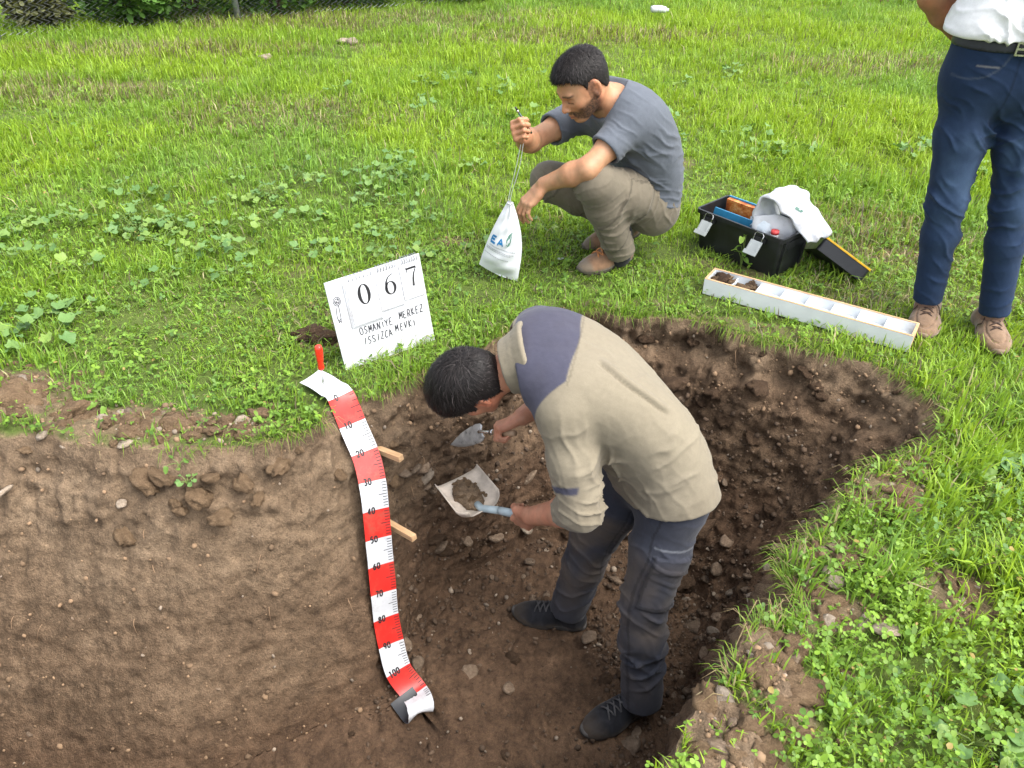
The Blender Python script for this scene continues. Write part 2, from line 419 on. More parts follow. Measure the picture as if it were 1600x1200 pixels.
for m_ in CLODS: m_.materials.append(M_CLOD)
PALES = [m_.copy() for m_ in STONES[:4]]
for m_ in PALES: m_.materials[0] = M_PALE
CLODSW = [m_.copy() for m_ in CLODS[:5]]
for m_ in CLODSW: m_.materials[0] = M_CLODW
def place_rock(name, me, loc, size, parent, rot=None, stretch=None):
    if parent is PIT and np.sqrt(((RULER_PTS - np.array(loc)) ** 2).sum(1)).min() < .085: return None
    o = bpy.data.objects.new(name, me); o.location = loc
    o.rotation_euler = rot or (random.uniform(-.5, .5), random.uniform(-.5, .5), random.uniform(0, 6.28))
    s = stretch or (random.uniform(.9, 1.5), random.uniform(.7, 1.1), random.uniform(.7, 1.1))
    o.scale = (size * s[0], size * s[1], size * s[2]); return link(o, parent)
RULER_PTS = catmull(RULER, 80)
def scatter_rocks():
    Rr = PITV.shape[0]
    # visible stretch of the loop: all but the near wall
    vis = np.where((RIM[:, 1] > 1.5) & (RIM[:, 0] < 1.45))[0]; allc = np.arange(NU)
    for k in range(330):                      # stones in walls and floor (mostly lower down and to the right)
        r = int(np.clip(random.triangular(0, Rr - 12, PIT_NF + 8), 3, Rr - 12)); c = int(random.choice(vis if r > PIT_NF or random.random() < .4 else allc))
        p = PITV[r, c]
        if p[0] < -.55 and (random.random() < .85 or p[2] > -.5): continue
        if p[0] < -1.9: continue
        s = min(.050, .009 + .010 * random.expovariate(1.0)) * (.6 if p[0] < -.5 else 1)
        place_rock('stone', random.choice(STONES if random.random() < .8 else PALES), p, s, PIT)
    for k in range(95):                       # damp clods
        r = int(random.choice([random.randint(4, PIT_NF + 4), random.randint(PIT_NF, Rr - 25)])); c = int(random.choice(vis if r > PIT_NF else allc)); p = PITV[r, c]
        if p[0] < -.55: continue
        place_rock('soil_clod', random.choice(CLODSW), p, random.triangular(.010, .036, .014), PIT)
    for k in range(64):                       # dry clods in the upper wall
        r = random.randint(Rr - 30, Rr - 4); c = int(random.choice(vis)); p = PITV[r, c]
        if p[0] < -2 or (p[0] < -.5 and random.random() < .5): continue
        place_rock('soil_clod', random.choice(CLODS if p[0] < -.4 else CLODSW), p, random.uniform(.012, .032), PIT)
    # clods and stones on the field's bare soil and along the rim
    for x, y, rx, ry, a, s in BARE[:10]:
        for k in range(int(12 + 260 * rx * ry * 4)):
            q = np.array([[x + random.gauss(0, .55) * rx, y + random.gauss(0, .55) * ry]])
            if inside_poly(q, RIM_S)[0]: continue
            z = ground_h(q)[0]
            nm = 'soil_clod' if random.random() < .8 else 'stone'
            place_rock(nm, random.choice(CLODS if nm == 'soil_clod' else PALES + STONES), (q[0, 0], q[0, 1], z - .002), random.uniform(.008, .03) * (1 if random.random() < .85 else 1.5), GROUND)
    # single larger ones that the photograph shows
    for x, y, z, s, kind in ((-1.80,2.02,.05,.075,0),(-1.62,2.03,.04,.07,0),(-1.44,1.98,.02,.05,0),(-.97,1.71,-.11,.040,0),(-1.14,1.745,-.07,.034,0),(-.84,1.755,-.09,.036,0),
            (-.74,1.81,-.07,.034,0),(-1.22,1.72,-.14,.022,1),(-.90,1.68,-.16,.030,0),(-1.03,1.70,-.15,.028,0),(-1.08,1.74,-.05,.03,0),(-.93,1.75,-.06,.026,0),(-.80,1.74,-.14,.024,0),(1.10,1.60,.03,.045,0),(.82,1.30,.015,.035,2),(.77,1.16,.01,.03,1),(.90,1.14,.015,.038,2),
            (.61,1.03,.03,.034,0),(.64,.97,.03,.036,0),(.57,.92,.03,.034,0),(.66,1.09,.02,.036,0),(.53,.83,.03,.030,0),(.55,1.00,.04,.03,0),(.50,.90,.03,.032,0),(.60,.86,.02,.03,0),(.48,.80,.03,.03,0),(-1.48,1.86,.02,.028,1),(-1.40,1.84,0,.02,1),
            (.62,2.38,-.16,.045,3),(.78,2.40,-.22,.04,3),(.92,2.3,-.12,.045,3),(.50,2.02,-.92,.04,4),(.66,1.95,-.80,.05,3),(.70,2.05,-.62,.06,3),(.60,2.15,-.55,.045,4)):
        nm = 'stone' if kind in (1, 2, 4) else 'soil_clod'
        place_rock(nm, random.choice({0: CLODS, 1: PALES, 2: PALES, 3: CLODSW, 4: STONES}[kind]), (x, y, z), s, PIT if z < -.03 else GROUND)
scatter_rocks()
A_XY = np.array([1, 1, .25])
def gravel():
    """crumbs and grit too small to pick apart"""
    bm = bmesh.new(); bmesh.ops.create_icosphere(bm, subdivisions=1, radius=1)
    v0 = np.array([v.co[:] for v in bm.verts]); f0 = np.array([[v.index for v in f.verts] for f in bm.faces]); bm.free()
    n = 14000; Rr = PITV.shape[0]
    vis = np.where((RIM[:, 1] > 1.5) & (RIM[:, 0] > -2.2))[0]
    r = np.where(RNG.random(n) < .55, (PIT_NF * np.sqrt(RNG.random(n))).astype(int), RNG.integers(PIT_NF, Rr - 3, n)); c = np.where(r < PIT_NF, RNG.integers(0, NU, n), RNG.choice(vis, n)); p = PITV[r, c] + RNG.normal(0, 1, (n, 3)) * np.where(r < PIT_NF, .022, .006)[:, None] * A_XY
    keep = (p[:, 0] > -.5) | (RNG.random(n) < .22); p = p[keep]
    q = []
    for x, y, rx, ry, a, s in BARE[:14]:
        k = int(900 * math.sqrt(rx * ry)); q.append(np.column_stack([x + RNG.normal(0, .6, k) * rx, y + RNG.normal(0, .6, k) * ry]))
    q = np.vstack(q); q = q[~inside_poly(q, RIM_S)]
    p = np.vstack([p, np.column_stack([q, ground_h(q) + .003])]); p = p[np.sqrt(((p[:, None, :] - RULER_PTS[None, ::4]) ** 2).sum(2)).min(1) > .06]; n = len(p)
    s = .0022 + RNG.lognormal(math.log(.0024), .75, n); s = np.minimum(s, .013)
    ax = RNG.normal(size=(n, 3, 3)); ax, _ = np.linalg.qr(ax)
    sc = s[:, None] * RNG.uniform(.55, 1.3, (n, 3))
    V = np.einsum('nij,vj->nvi', ax * sc[:, None, :], v0) + p[:, None]
    Fi = f0[None] + (np.arange(n) * len(v0))[:, None, None]
    t = RNG.random((n, 1)); wet = (p[:, 2:] < -.25) & (p[:, :1] > -.5)
    c = np.where(wet, np.array([[.085, .055, .034]]), np.array([[.20, .13, .075]])) * RNG.uniform(.6, 1.4, (n, 1))
    c = np.where(t > .92, np.array([[.25, .20, .15]]) * RNG.uniform(.6, 1.3, (n, 1)), c)
    m, nt, b = newmat('grit'); a = attr_col(nt); nt.links.new(a.outputs['Color'], b.inputs['Base Color']); b.inputs['Roughness'].default_value = .9
    o = mesh_np('gravel', V.reshape(-1, 3), Fi.reshape(-1, 3), m, cols=np.repeat(c, len(v0), 0))
    tag(o, 'loose crumbs and grit of the soil pit', 'gravel', kind='stuff')
gravel()
print('rocks', round(time.time() - T0, 1))

# ================================================================== grass, ground cover, weeds
def leaf_mat(name, trans=.35, rough=.5, usecol=True, col=None):
    m, nt, b = newmat(name)
    if usecol:
        a = attr_col(nt).outputs['Color']
    else:
        co = texco(nt); n = noisetex(nt, co, 60, 4, .6); oi = nt.nodes.new('ShaderNodeObjectInfo')
        c0 = ramp(nt, n.outputs['Fac'], [(.3, tuple(q * .78 for q in col)), (.7, tuple(q * 1.2 for q in col))])
        hv = ramp(nt, oi.outputs['Random'], [(0, (.72, .80, .85)), (.5, (1, 1, 1)), (1, (1.35, 1.15, .8))])
        a = mixcol(nt, 1, c0, hv, 'MULTIPLY')
    nt.links.new(a, b.inputs['Base Color']); b.inputs['Roughness'].default_value = rough; b.inputs['Specular IOR Level'].default_value = .35
    tr = nt.nodes.new('ShaderNodeBsdfTranslucent')
    nt.links.new(mixcol(nt, 1, a, (1.1, 1.05, .55), 'MULTIPLY'), tr.inputs['Color'])
    mx = nt.nodes.new('ShaderNodeMixShader'); mx.inputs[0].default_value = trans
    out = nt.nodes['Material Output']
    nt.links.new(b.outputs[0], mx.inputs[1]); nt.links.new(tr.outputs[0], mx.inputs[2]); nt.links.new(mx.outputs[0], out.inputs['Surface'])
    return m
M_GRASS = leaf_mat('grass_blade', .42)
M_COVER = leaf_mat('cover_leaf', .30)
_WOB = {}
def patch(P, lst, seed):
    if _WOB.get('P') is not P: _WOB['P'] = P; _WOB['w'] = .5 * fbm(np.column_stack([P, np.zeros(len(P))]), 2.2, 3, 81)
    wob = _WOB['w'] * (1 if seed % 2 else -1); m = np.zeros(len(P))
    for x, y, rx, ry in lst:
        m = np.maximum(m, sstep(1.25, .5, np.sqrt(((P[:, 0] - x) / rx) ** 2 + ((P[:, 1] - y) / ry) ** 2) + wob))
    return m
MALLOW = [(-1.55,3.45,.75,.42),(-2.45,3.35,.6,.4),(-1.9,2.55,.35,.22),(-.9,4.0,.6,.35),(-.55,3.6,.4,.3)]
DRY = [(-1.5,5.2,.85,.42),(-3.4,5.7,1.2,.35),(-1.6,8.3,2.2,.5),(-3.2,7.0,1.5,.3),(2.9,6.5,1.1,.4),(.6,7.5,1.6,.35),(1.75,3.3,.55,.35),(-.7,2.65,.22,.14),(1.4,2.75,.5,.15)]
BRIGHT = [(-3.6,6.7,2.0,.55),(2.2,4.9,1.0,.8),(2.9,3.9,.7,.6),(-.6,4.9,.5,.5),(.3,5.6,1.2,.6),(-2.9,4.6,1.0,.5),(1.6,7.8,2.2,.9),(-.3,6.6,1.0,.4),(1.8,1.6,.4,.35),(1.3,.95,.4,.4)]
TRAMPLED = [(.2,3.1,.7,.35),(-.45,2.9,.6,.5),(1.3,2.9,.9,.45),(-.9,2.3,.6,.25),(-1.3,2.6,.6,.3),(.6,3.9,.7,.3)]
def sample_pts(y0, y1, dens, margin):
    n = int(dens * (y1 - y0) * (1.5 * (y0 + y1) / 2 + 2 * margin)) 
    y = np.sqrt(RNG.uniform((y0 + 1) ** 2, (y1 + 1) ** 2, n)) - 1; x = RNG.uniform(-1, 1, n) * (.80 * y + margin)
    return np.column_stack([x, y])
KEEPOUT = [(.7865, 2.790, -.5854, -.004, -.004, .808, .12), (.826, 3.240, -.86, .004, .004, .44, .232)]      # tray and toolbox footprints
def cull(P, near=.0):
    for x, y, a, x0, y0, x1, y1 in KEEPOUT:
        c, s_ = math.cos(a), math.sin(a); u = (P[:, 0] - x) * c + (P[:, 1] - y) * s_; v = -(P[:, 0] - x) * s_ + (P[:, 1] - y) * c
        P = P[~((u > x0) & (u < x1) & (v > y0) & (v < y1))]
    P = P[~((P[:, 1] < .84) & (P[:, 0] < .22))]
    P = P[~inside_poly(P, RIM_S)]
    fl = _seg_closest(P, (-.70, 2.165), (-.575, 2.05)); P = P[np.linalg.norm(P - fl, axis=1) > .058]
    return P
def blades():
    bands = [(.15, 1.2, 16000, .9), (1.2, 3.6, 14500, .8), (3.6, 6.2, 8800, .7), (6.2, 9.6, 5000, .7), (9.6, 16, 900, 1.5)]
    Vs, Cs, Ts = [], [], []; off = 0
    for bi, (y0, y1, dens, mg) in enumerate(bands):
        P = cull(sample_pts(y0, y1, dens, mg))
        # tufts: pull towards random tuft centres
        cell = .05 if bi < 2 else .09
        P3 = np.column_stack([P, np.zeros(len(P))])
        g = np.column_stack([noise(P3, 1 / cell, 71), noise(P3, 1 / cell, 72)]); P = P + g * cell * .9
        P = cull(P); P3 = np.column_stack([P, np.zeros(len(P))]); n = len(P)
        tramp, dry, bri, mal = patch(P, TRAMPLED, 81), patch(P, DRY, 82), patch(P, BRIGHT, 83), patch(P, MALLOW, 84)
        bare = bare_mask(P); dn = fbm(P3, 3.0, 3, 85)
        rd = rim_dist(P) if bi < 2 else np.full(n, 9.0)
        edge = (rd < .025) & (RNG.random(n) < .3)
        thin = np.where(P[:, 1] > 3.0, .25 * sstep(.1, -.5, dn), .45 * sstep(.15, -.4, dn))
        keep = (RNG.random(n) > .93 * bare) & (RNG.random(n) > .12 * tramp) & (RNG.random(n) > .4 * mal) & ~edge & (RNG.random(n) > thin)
        keep &= ~((P[:, 0] < -.85) & (P[:, 1] < 2.02) & (RNG.random(n) < .55))
        P, P3, tramp, dry, bri, mal, dn, rd = (a[keep] for a in (P, P3, tramp, dry, bri, mal, dn, rd)); n = len(P)
        hf = fbm(P3, 1.4, 3, 86); hf2 = noise(P3, 7, 87)
        far = sstep(3, 5.5, P[:, 1])
        H = (.040 + .011 * far) * (1 + .9 * hf + .8 * hf2) * (1 - .28 * tramp) * (1 + .25 * bri) * RNG.lognormal(0, .34, n)
        rightnear = sstep(.7, 1.0, P[:, 0]) * sstep(2.4, 1.9, P[:, 1]); H *= 1 + .5 * rightnear * sstep(-.1, .3, hf2)
        H = np.clip(H, .014, .125)
        W = H * .035 + RNG.uniform(.0011, .0024, n) + (.0005, .0005, .0006, .0012, .005)[bi]
        th = RNG.uniform(0, 2 * math.pi, n); lean = np.abs(RNG.normal(.45, .36, n)) + .5 * tramp * RNG.random(n)
        wind = noise(P3, 2.0, 88) * 2.5
        d = np.column_stack([np.cos(th) + .5 * np.cos(wind), np.sin(th) + .5 * np.sin(wind), np.zeros(n)]); d /= np.linalg.norm(d, axis=1)[:, None] + 1e-6
        over = (rd < .05)
        side = np.column_stack([-d[:, 1], d[:, 0], np.zeros(n)])
        z0 = ground_h(P) - .004
        b0 = np.column_stack([P, z0])
        up = np.array([0, 0, 1.0])
        m1 = b0 + (d * (H * np.sin(lean) * .35)[:, None] + up * (H * .55 * np.cos(lean * .5))[:, None])
        tipdrop = np.cos(np.minimum(lean * 1.7, 1.75))
        t1 = m1 + d * (H * .55 * np.sin(np.minimum(lean * 1.7, 1.6)))[:, None] + up * (H * .5 * tipdrop)[:, None]
        hw = side * (W * .5)[:, None]
        V = np.stack([b0 - hw * .8, b0 + hw * .8, m1 + hw, m1 - hw, t1], axis=1)
        # colour: leaf colours of the different grasses
        r = RNG.random(n); cn = fbm(P3, .9, 3, 89)
        yel, mid, blu, old = (np.array(q) for q in ((.315, .460, .040), (.220, .400, .045), (.175, .310, .075), (.46, .40, .23)))
        k = np.clip(.50 + .6 * cn + .5 * far * .3 + .35 * bri - .15 * mal + RNG.normal(0, .20, n), 0, 1)[:, None]
        C = mid * (1 - k) + yel * k
        k2 = np.clip(.16 - .6 * cn + RNG.normal(0, .2, n) - .4 * bri, 0, .8)[:, None]; C = C * (1 - k2) + blu * k2
        pd = .04 + .45 * dry + .06 * tramp + .08 * (rd < .12)
        od = (RNG.random(n) < pd)[:, None]
        oldc = np.where(RNG.random((n, 1)) < .5, old, np.array([[.20, .165, .105]])) * RNG.uniform(.6, 1.15, (n, 1))
        C = np.where(od, oldc, C) * RNG.uniform(.75, 1.2, (n, 1))
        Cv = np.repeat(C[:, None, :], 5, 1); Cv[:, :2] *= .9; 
        base = off + np.arange(n) * 5
        T = np.stack([np.column_stack([base, base + 1, base + 2]), np.column_stack([base, base + 2, base + 3]), np.column_stack([base + 3, base + 2, base + 4])], axis=1)
        Vs.append(V.reshape(-1, 3)); Cs.append(Cv.reshape(-1, 3)); Ts.append(T.reshape(-1, 3)); off += n * 5
    V, C, T = np.vstack(Vs), np.vstack(Cs), np.vstack(Ts); print('blades', off // 5)
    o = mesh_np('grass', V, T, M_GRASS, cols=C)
    tag(o, 'bright green meadow grass covering the field', 'grass', kind='stuff')
def cover():
    """clover and small-leaved ground cover"""
    Vs, Cs, Ts = [], [], []; off = 0
    # leaf outline: 7 verts, kite-oval
    L = np.array([(0, 0, 0), (.35, .38, .06), (.8, .40, .07), (1.05, .0, .0), (.8, -.40, .07), (.35, -.38, .06), (.55, 0, -.03)])
    TI = np.array([(0, 6, 1), (1, 6, 2), (2, 6, 3), (3, 6, 4), (4, 6, 5), (5, 6, 0)])
    for bi, (y0, y1, dens, mg) in enumerate([(.15, 2.1, 5200, .8), (2.1, 3.7, 2600, .6), (3.7, 6.0, 500, .5)]):
        P = cull(sample_pts(y0, y1, dens, mg)); P3 = np.column_stack([P, np.zeros(len(P))]); n = len(P)
        tramp, mal, bare = patch(P, TRAMPLED, 81), patch(P, MALLOW, 84), bare_mask(P)
        cn = fbm(P3, 2.3, 3, 91)
        pk = np.clip(.42 + 1.3 * cn + .1 * tramp + .3 * sstep(2.0, 1.5, P[:, 1]), .02, 1) * (1 - .93 * bare)
        rd = rim_dist(P) if bi < 2 else np.full(n, 9.0)
        pk = np.where(rd < .035, pk * .5, pk)
        keep = RNG.random(n) < pk; P, P3, cn, tramp = P[keep], P3[keep], cn[keep], tramp[keep]; n = len(P)
        g = np.column_stack([noise(P3, 22, 92), noise(P3, 22, 93)]); P = P + g * .03
        ins = ~inside_poly(P, RIM_S); P, P3, cn, tramp = P[ins], P3[ins], cn[ins], tramp[ins]; n = len(P); 
        tri = np.repeat(np.arange(n), 3)                        # three leaflets each
        hgt = (.012 + .035 * RNG.random(n) * (1 - .4 * tramp) * (1 + .8 * sstep(2, 1.4, P[:, 1])))
        size = np.minimum(RNG.lognormal(math.log(.0080), .42, n), .015) + (0, .0008, .004)[bi]
        th = RNG.uniform(0, 6.283, n)[tri] + np.tile(np.array([0, 2.09, 4.19]), n) + RNG.normal(0, .25, 3 * n)
        tilt = RNG.normal(-.15, .35, 3 * n)
        ctr = np.column_stack([P, ground_h(P) + hgt])[tri]
        tl = np.stack([RNG.normal(0, .3, n), RNG.normal(0, .3, n)], 1)[tri]
        s = size[tri]
        cx, cy = np.cos(th), np.sin(th)
        lx = L[None, :, 0] * s[:, None]; ly = L[None, :, 1] * s[:, None] ; lz = L[None, :, 2] * s[:, None]
        X = lx * cx[:, None] - ly * cy[:, None]; Yy = lx * cy[:, None] + ly * cx[:, None]
        Z = lz + lx * np.sin(tilt)[:, None] + X * tl[:, :1] + Yy * tl[:, 1:]
        V = np.stack([X, Yy, Z], -1) + ctr[:, None]
        k = np.clip(.5 + cn[tri] + RNG.normal(0, .22, 3 * n), 0, 1)[:, None]
        C = np.array([.085, .185, .030]) * (1 - k) + np.array([.205, .345, .035]) * k
        C *= RNG.uniform(.65, 1.25, (3 * n, 1))
        od = (RNG.random(3 * n) < .015)[:, None]; C = np.where(od, np.array([[.32, .24, .07]]), C)
        base = off + np.arange(3 * n) * 7
        T = TI[None] + base[:, None, None]
        Vs.append(V.reshape(-1, 3)); Cs.append(np.repeat(C, 7, 0)); Ts.append(T.reshape(-1, 3)); off += 3 * n * 7
    V, C, T = np.vstack(Vs), np.vstack(Cs), np.vstack(Ts); print('leaflets', off // 7)
    o = mesh_np('clover', V, T, M_COVER, cols=C)
    tag(o, 'small-leaved clover and ground cover among the grass', 'ground cover', kind='stuff')
def rim_fringe():
    """roots and hanging dry blades along the cut turf edge"""
    n = 17000; u = RNG.integers(0, NU, n); p = RIM[u]; ok = (p[:, 1] > 1.0) & (p[:, 0] > -2.2) & (np.hypot(p[:, 0] + .545, p[:, 1] - 2.03) > .10); u = u[ok]; n = len(u)
    dn = noise(np.column_stack([RIM[u], np.zeros(n)]), 6, 95); ok = RNG.random(n) < np.clip(.35 + 1.2 * dn, .05, 1); 
    ok &= ~((RIM[u][:, 0] < -.8) & (RNG.random(n) < .75)); u = u[ok]; n = len(u)
    o_ = _out[u]; p = RIM[u] + o_ * RNG.uniform(-.01, .05, n)[:, None]
    z = ground_h(p) - .002
    root = RNG.random(n) < .3
    L = np.where(root, RNG.uniform(.02, .06, n), RNG.uniform(.03, .11, n)); w = np.where(root, .0009, RNG.uniform(.0016, .003, n))
    a = RNG.normal(0, .8, n); d2 = -o_ * np.cos(a)[:, None] + np.column_stack([-o_[:, 1], o_[:, 0]]) * np.sin(a)[:, None]
    b0 = np.column_stack([p, z - np.where(root, RNG.uniform(.005, .04, n), 0)])
    d3 = np.column_stack([d2, np.zeros(n)])
    m1 = b0 + d3 * (L * .45)[:, None] + np.array([0, 0, 1.0]) * np.where(root, -.1 * L, .32 * L)[:, None]
    t1 = m1 + d3 * (L * .35)[:, None] - np.array([0, 0, 1.0]) * np.where(root, .6 * L, .35 * L)[:, None]
    sd = np.column_stack([-d2[:, 1], d2[:, 0], np.zeros(n)]) * (w * .5)[:, None]
    V = np.stack([b0 - sd, b0 + sd, m1 + sd, m1 - sd, t1], 1)
    k = RNG.random((n, 1)); C = np.array([.10, .21, .022]) * (1 - k) + np.array([.21, .31, .03]) * k
    C = np.where((RNG.random(n) < .22)[:, None], np.array([[.30, .235, .12]]), C); C = np.where(root[:, None], np.array([[.25, .16, .09]]), C)
    base = np.arange(n) * 5
    T = np.stack([np.column_stack([base, base + 1, base + 2]), np.column_stack([base, base + 2, base + 3]), np.column_stack([base + 3, base + 2, base + 4])], 1)
    o = mesh_np('turf_fringe_grass', V.reshape(-1, 3), T.reshape(-1, 3), M_GRASS, cols=np.repeat(C, 5, 0))
    tag(o, 'grass blades and roots hanging over the cut turf edge', 'grass', kind='stuff')
blades(); cover(); rim_fringe()
print('grass', round(time.time() - T0, 1))

# ---- broad-leaved weeds, each a plant with leaves
def leaf_mesh(seed, lobes=5, depth=.13, long=1.0):
    rs = random.Random(seed); n = 14; V = [(0, 0, 0)]; F = []
    for k in range(n):
        a = -math.pi + 2 * math.pi * (k + .5) / n
        r = .5 * (1 + depth * math.cos(lobes * a)) * (1 - .34 * max(0, math.cos(a - math.pi)) ** 6) * rs.uniform(.93, 1.07)
        x = .44 * long + r * math.cos(a) * long; y = r * math.sin(a)
        V.append((x, y, .10 * math.cos(lobes * a) + .22 * (x - .5) ** 2 * -1 + .25 * abs(y) + rs.uniform(-.03, .03)))
    V[0] = (.34 * long, 0, -.04)
    for k in range(n): F.append((0, 1 + k, 1 + (k + 1) % n))
    me = bpy.data.meshes.new('leaf'); me.from_pydata(V, [], F)
    for p in me.polygons: p.use_smooth = True
    return me
M_MAL = leaf_mat('mallow_leaf', .22, .5, False, (.15, .265, .075)); M_MAL2 = leaf_mat('bright_leaf', .25, .5, False, (.15, .27, .045))
M_STEM = plain('plant_stem', (.15, .22, .05), .6)
LEAVES = [leaf_mesh(i, 5, .10) for i in range(4)]; LEAVES2 = [leaf_mesh(i + 9, 3, .05, 1.7) for i in range(3)]
for m_ in LEAVES: m_.materials.append(M_MAL)
for m_ in LEAVES2: m_.materials.append(M_MAL2)
def weed(x, y, nleaf, size, h, label, group=None, cat='weed', name='mallow_plant', meshes=None, spread=1.0, rs=random, z=None):
    z = float(ground_h(np.array([[x, y]]))[0]) if z is None else z
    root = tag(empty(name, (x, y, z)), label, cat, group)
    V, F = [], []
    for k in range(nleaf):
        a = 6.283 * k / nleaf + rs.uniform(-.5, .5); rr = size * spread * rs.uniform(.5, 2.0); hh = h * rs.uniform(.45, 1.1)
        tip = np.array([rr * math.cos(a), rr * math.sin(a), hh])
        pts = [np.array([0, 0, -.005]), np.array([tip[0] * .3, tip[1] * .3, hh * .65]), tip]
        v, f = tube_np(catmull(pts, 5), np.linspace(.0016, .001, 5), 4, False); o_ = len(V); V += list(v); F += [tuple(i + o_ for i in q) for q in f]
        l = bpy.data.objects.new('leaf', rs.choice(meshes or LEAVES)); l.location = tip
        l.rotation_euler = (rs.gauss(0, .3), rs.gauss(.12, .28), a + rs.gauss(0, .4)); s = size * rs.uniform(.7, 1.35); l.scale = (s, s * rs.uniform(.85, 1.1), s)
        link(l, root)
    mesh_py('stem', V, F, M_STEM, root)
    return root
ORD = 'first second third fourth fifth sixth seventh eighth ninth tenth eleventh twelfth thirteenth fourteenth fifteenth sixteenth'.split()
def weeds():
    rs = random.Random(5)
    def many(n, cx, cy, rx, ry, size, h, label, group, **kw):
        made = []
        for k in range(n):
            while True:
                x, y = rs.gauss(cx, rx * .55), rs.gauss(cy, ry * .55)
                if abs(x - cx) < rx * 1.5 and not inside_poly(np.array([[x, y]]), RIM_S)[0]: break
            made.append(weed(x, y, rs.randint(5, 9), size * rs.uniform(.8, 1.2), h * rs.uniform(.7, 1.25), label, group, rs=rs, **kw))
        rows = [made] if n <= 16 else [sorted(made, key=lambda q: q.location.y)[k * n // 3:(k + 1) * n // 3] for k in range(3)]
        for row, nm in zip(rows, ('nearest row', 'middle row', 'farthest row')):
            lab = label if n <= 16 else label.replace('dense leafy patch left of the squatting person', nm + ' of the leafy patch')
            for k, o in enumerate(sorted(row, key=lambda q: q.location.x)): o['label'] = lab + ', ' + ORD[k] + ' from the left'
    many(34, -1.55, 3.45, .8, .45, .040, .075, 'broad-leaved mallow plant in the dense leafy patch left of the squatting person', 'mallow plants in the dense leafy patch')
    many(14, -2.5, 3.3, .5, .35, .045, .08, 'broad-leaved mallow plant at the left picture edge', 'mallow plants at the left edge')
    many(16, -.85, 4.05, .6, .4, .040, .07, 'mallow plant behind the white bag', 'mallow plants behind the white bag')
    many(10, -.35, 3.45, .35, .3, .034, .05, 'low mallow plant left of the white bag', 'low mallow plants by the white bag')
    many(5, -1.9, 2.52, .26, .16, .048, .07, 'pale-leaved mallow plant near the left soil heap', 'pale mallow plants by the left soil heap')
    many(9, 1.35, 4.7, .9, .5, .05, .07, 'broad-leaved weed behind the toolbox', 'broad-leaved weeds behind the toolbox')
    many(6, 2.6, 4.1, .4, .35, .05, .07, 'broad-leaved weed left of the standing person', 'weeds near the standing man')
    many(6, 1.1, .82, .22, .12, .040, .045, 'pale broad-leaved weed at the bottom right corner', 'pale weeds at the bottom right', spread=.8)
    many(4, 1.5, 1.72, .2, .12, .05, .05, 'broad-leaved weed beside the right pit rim', 'weeds by the right rim')
    many(14, -.2, 5.9, 2.2, .8, .05, .08, 'small broad-leaved weed in the far grass', 'weeds in the far grass')
    weed(1.0, 3.02, 12, .020, .15, 'small upright leafy plant in front of the black toolbox', None, meshes=LEAVES2, name='leafy_plant', spread=.8, rs=rs)
    weed(-1.35, 2.02, 12, .018, .05, 'leafy tuft hanging at the edge of the left soil heap', None, meshes=LEAVES2, name='leafy_plant', spread=1.6, rs=rs)
    weed(-1.0, 1.735, 7, .016, .03, 'small green clover sprig hanging on the left wall of the pit', None, meshes=LEAVES, name='clover_sprig', spread=.9, rs=rs, z=-.075)
    weed(-1.02, 1.76, 5, .015, .03, 'yellowing leafy sprig above the clover on the pit edge', None, meshes=LEAVES2, name='leafy_sprig', spread=1.4, rs=rs, z=-.02)
weeds()

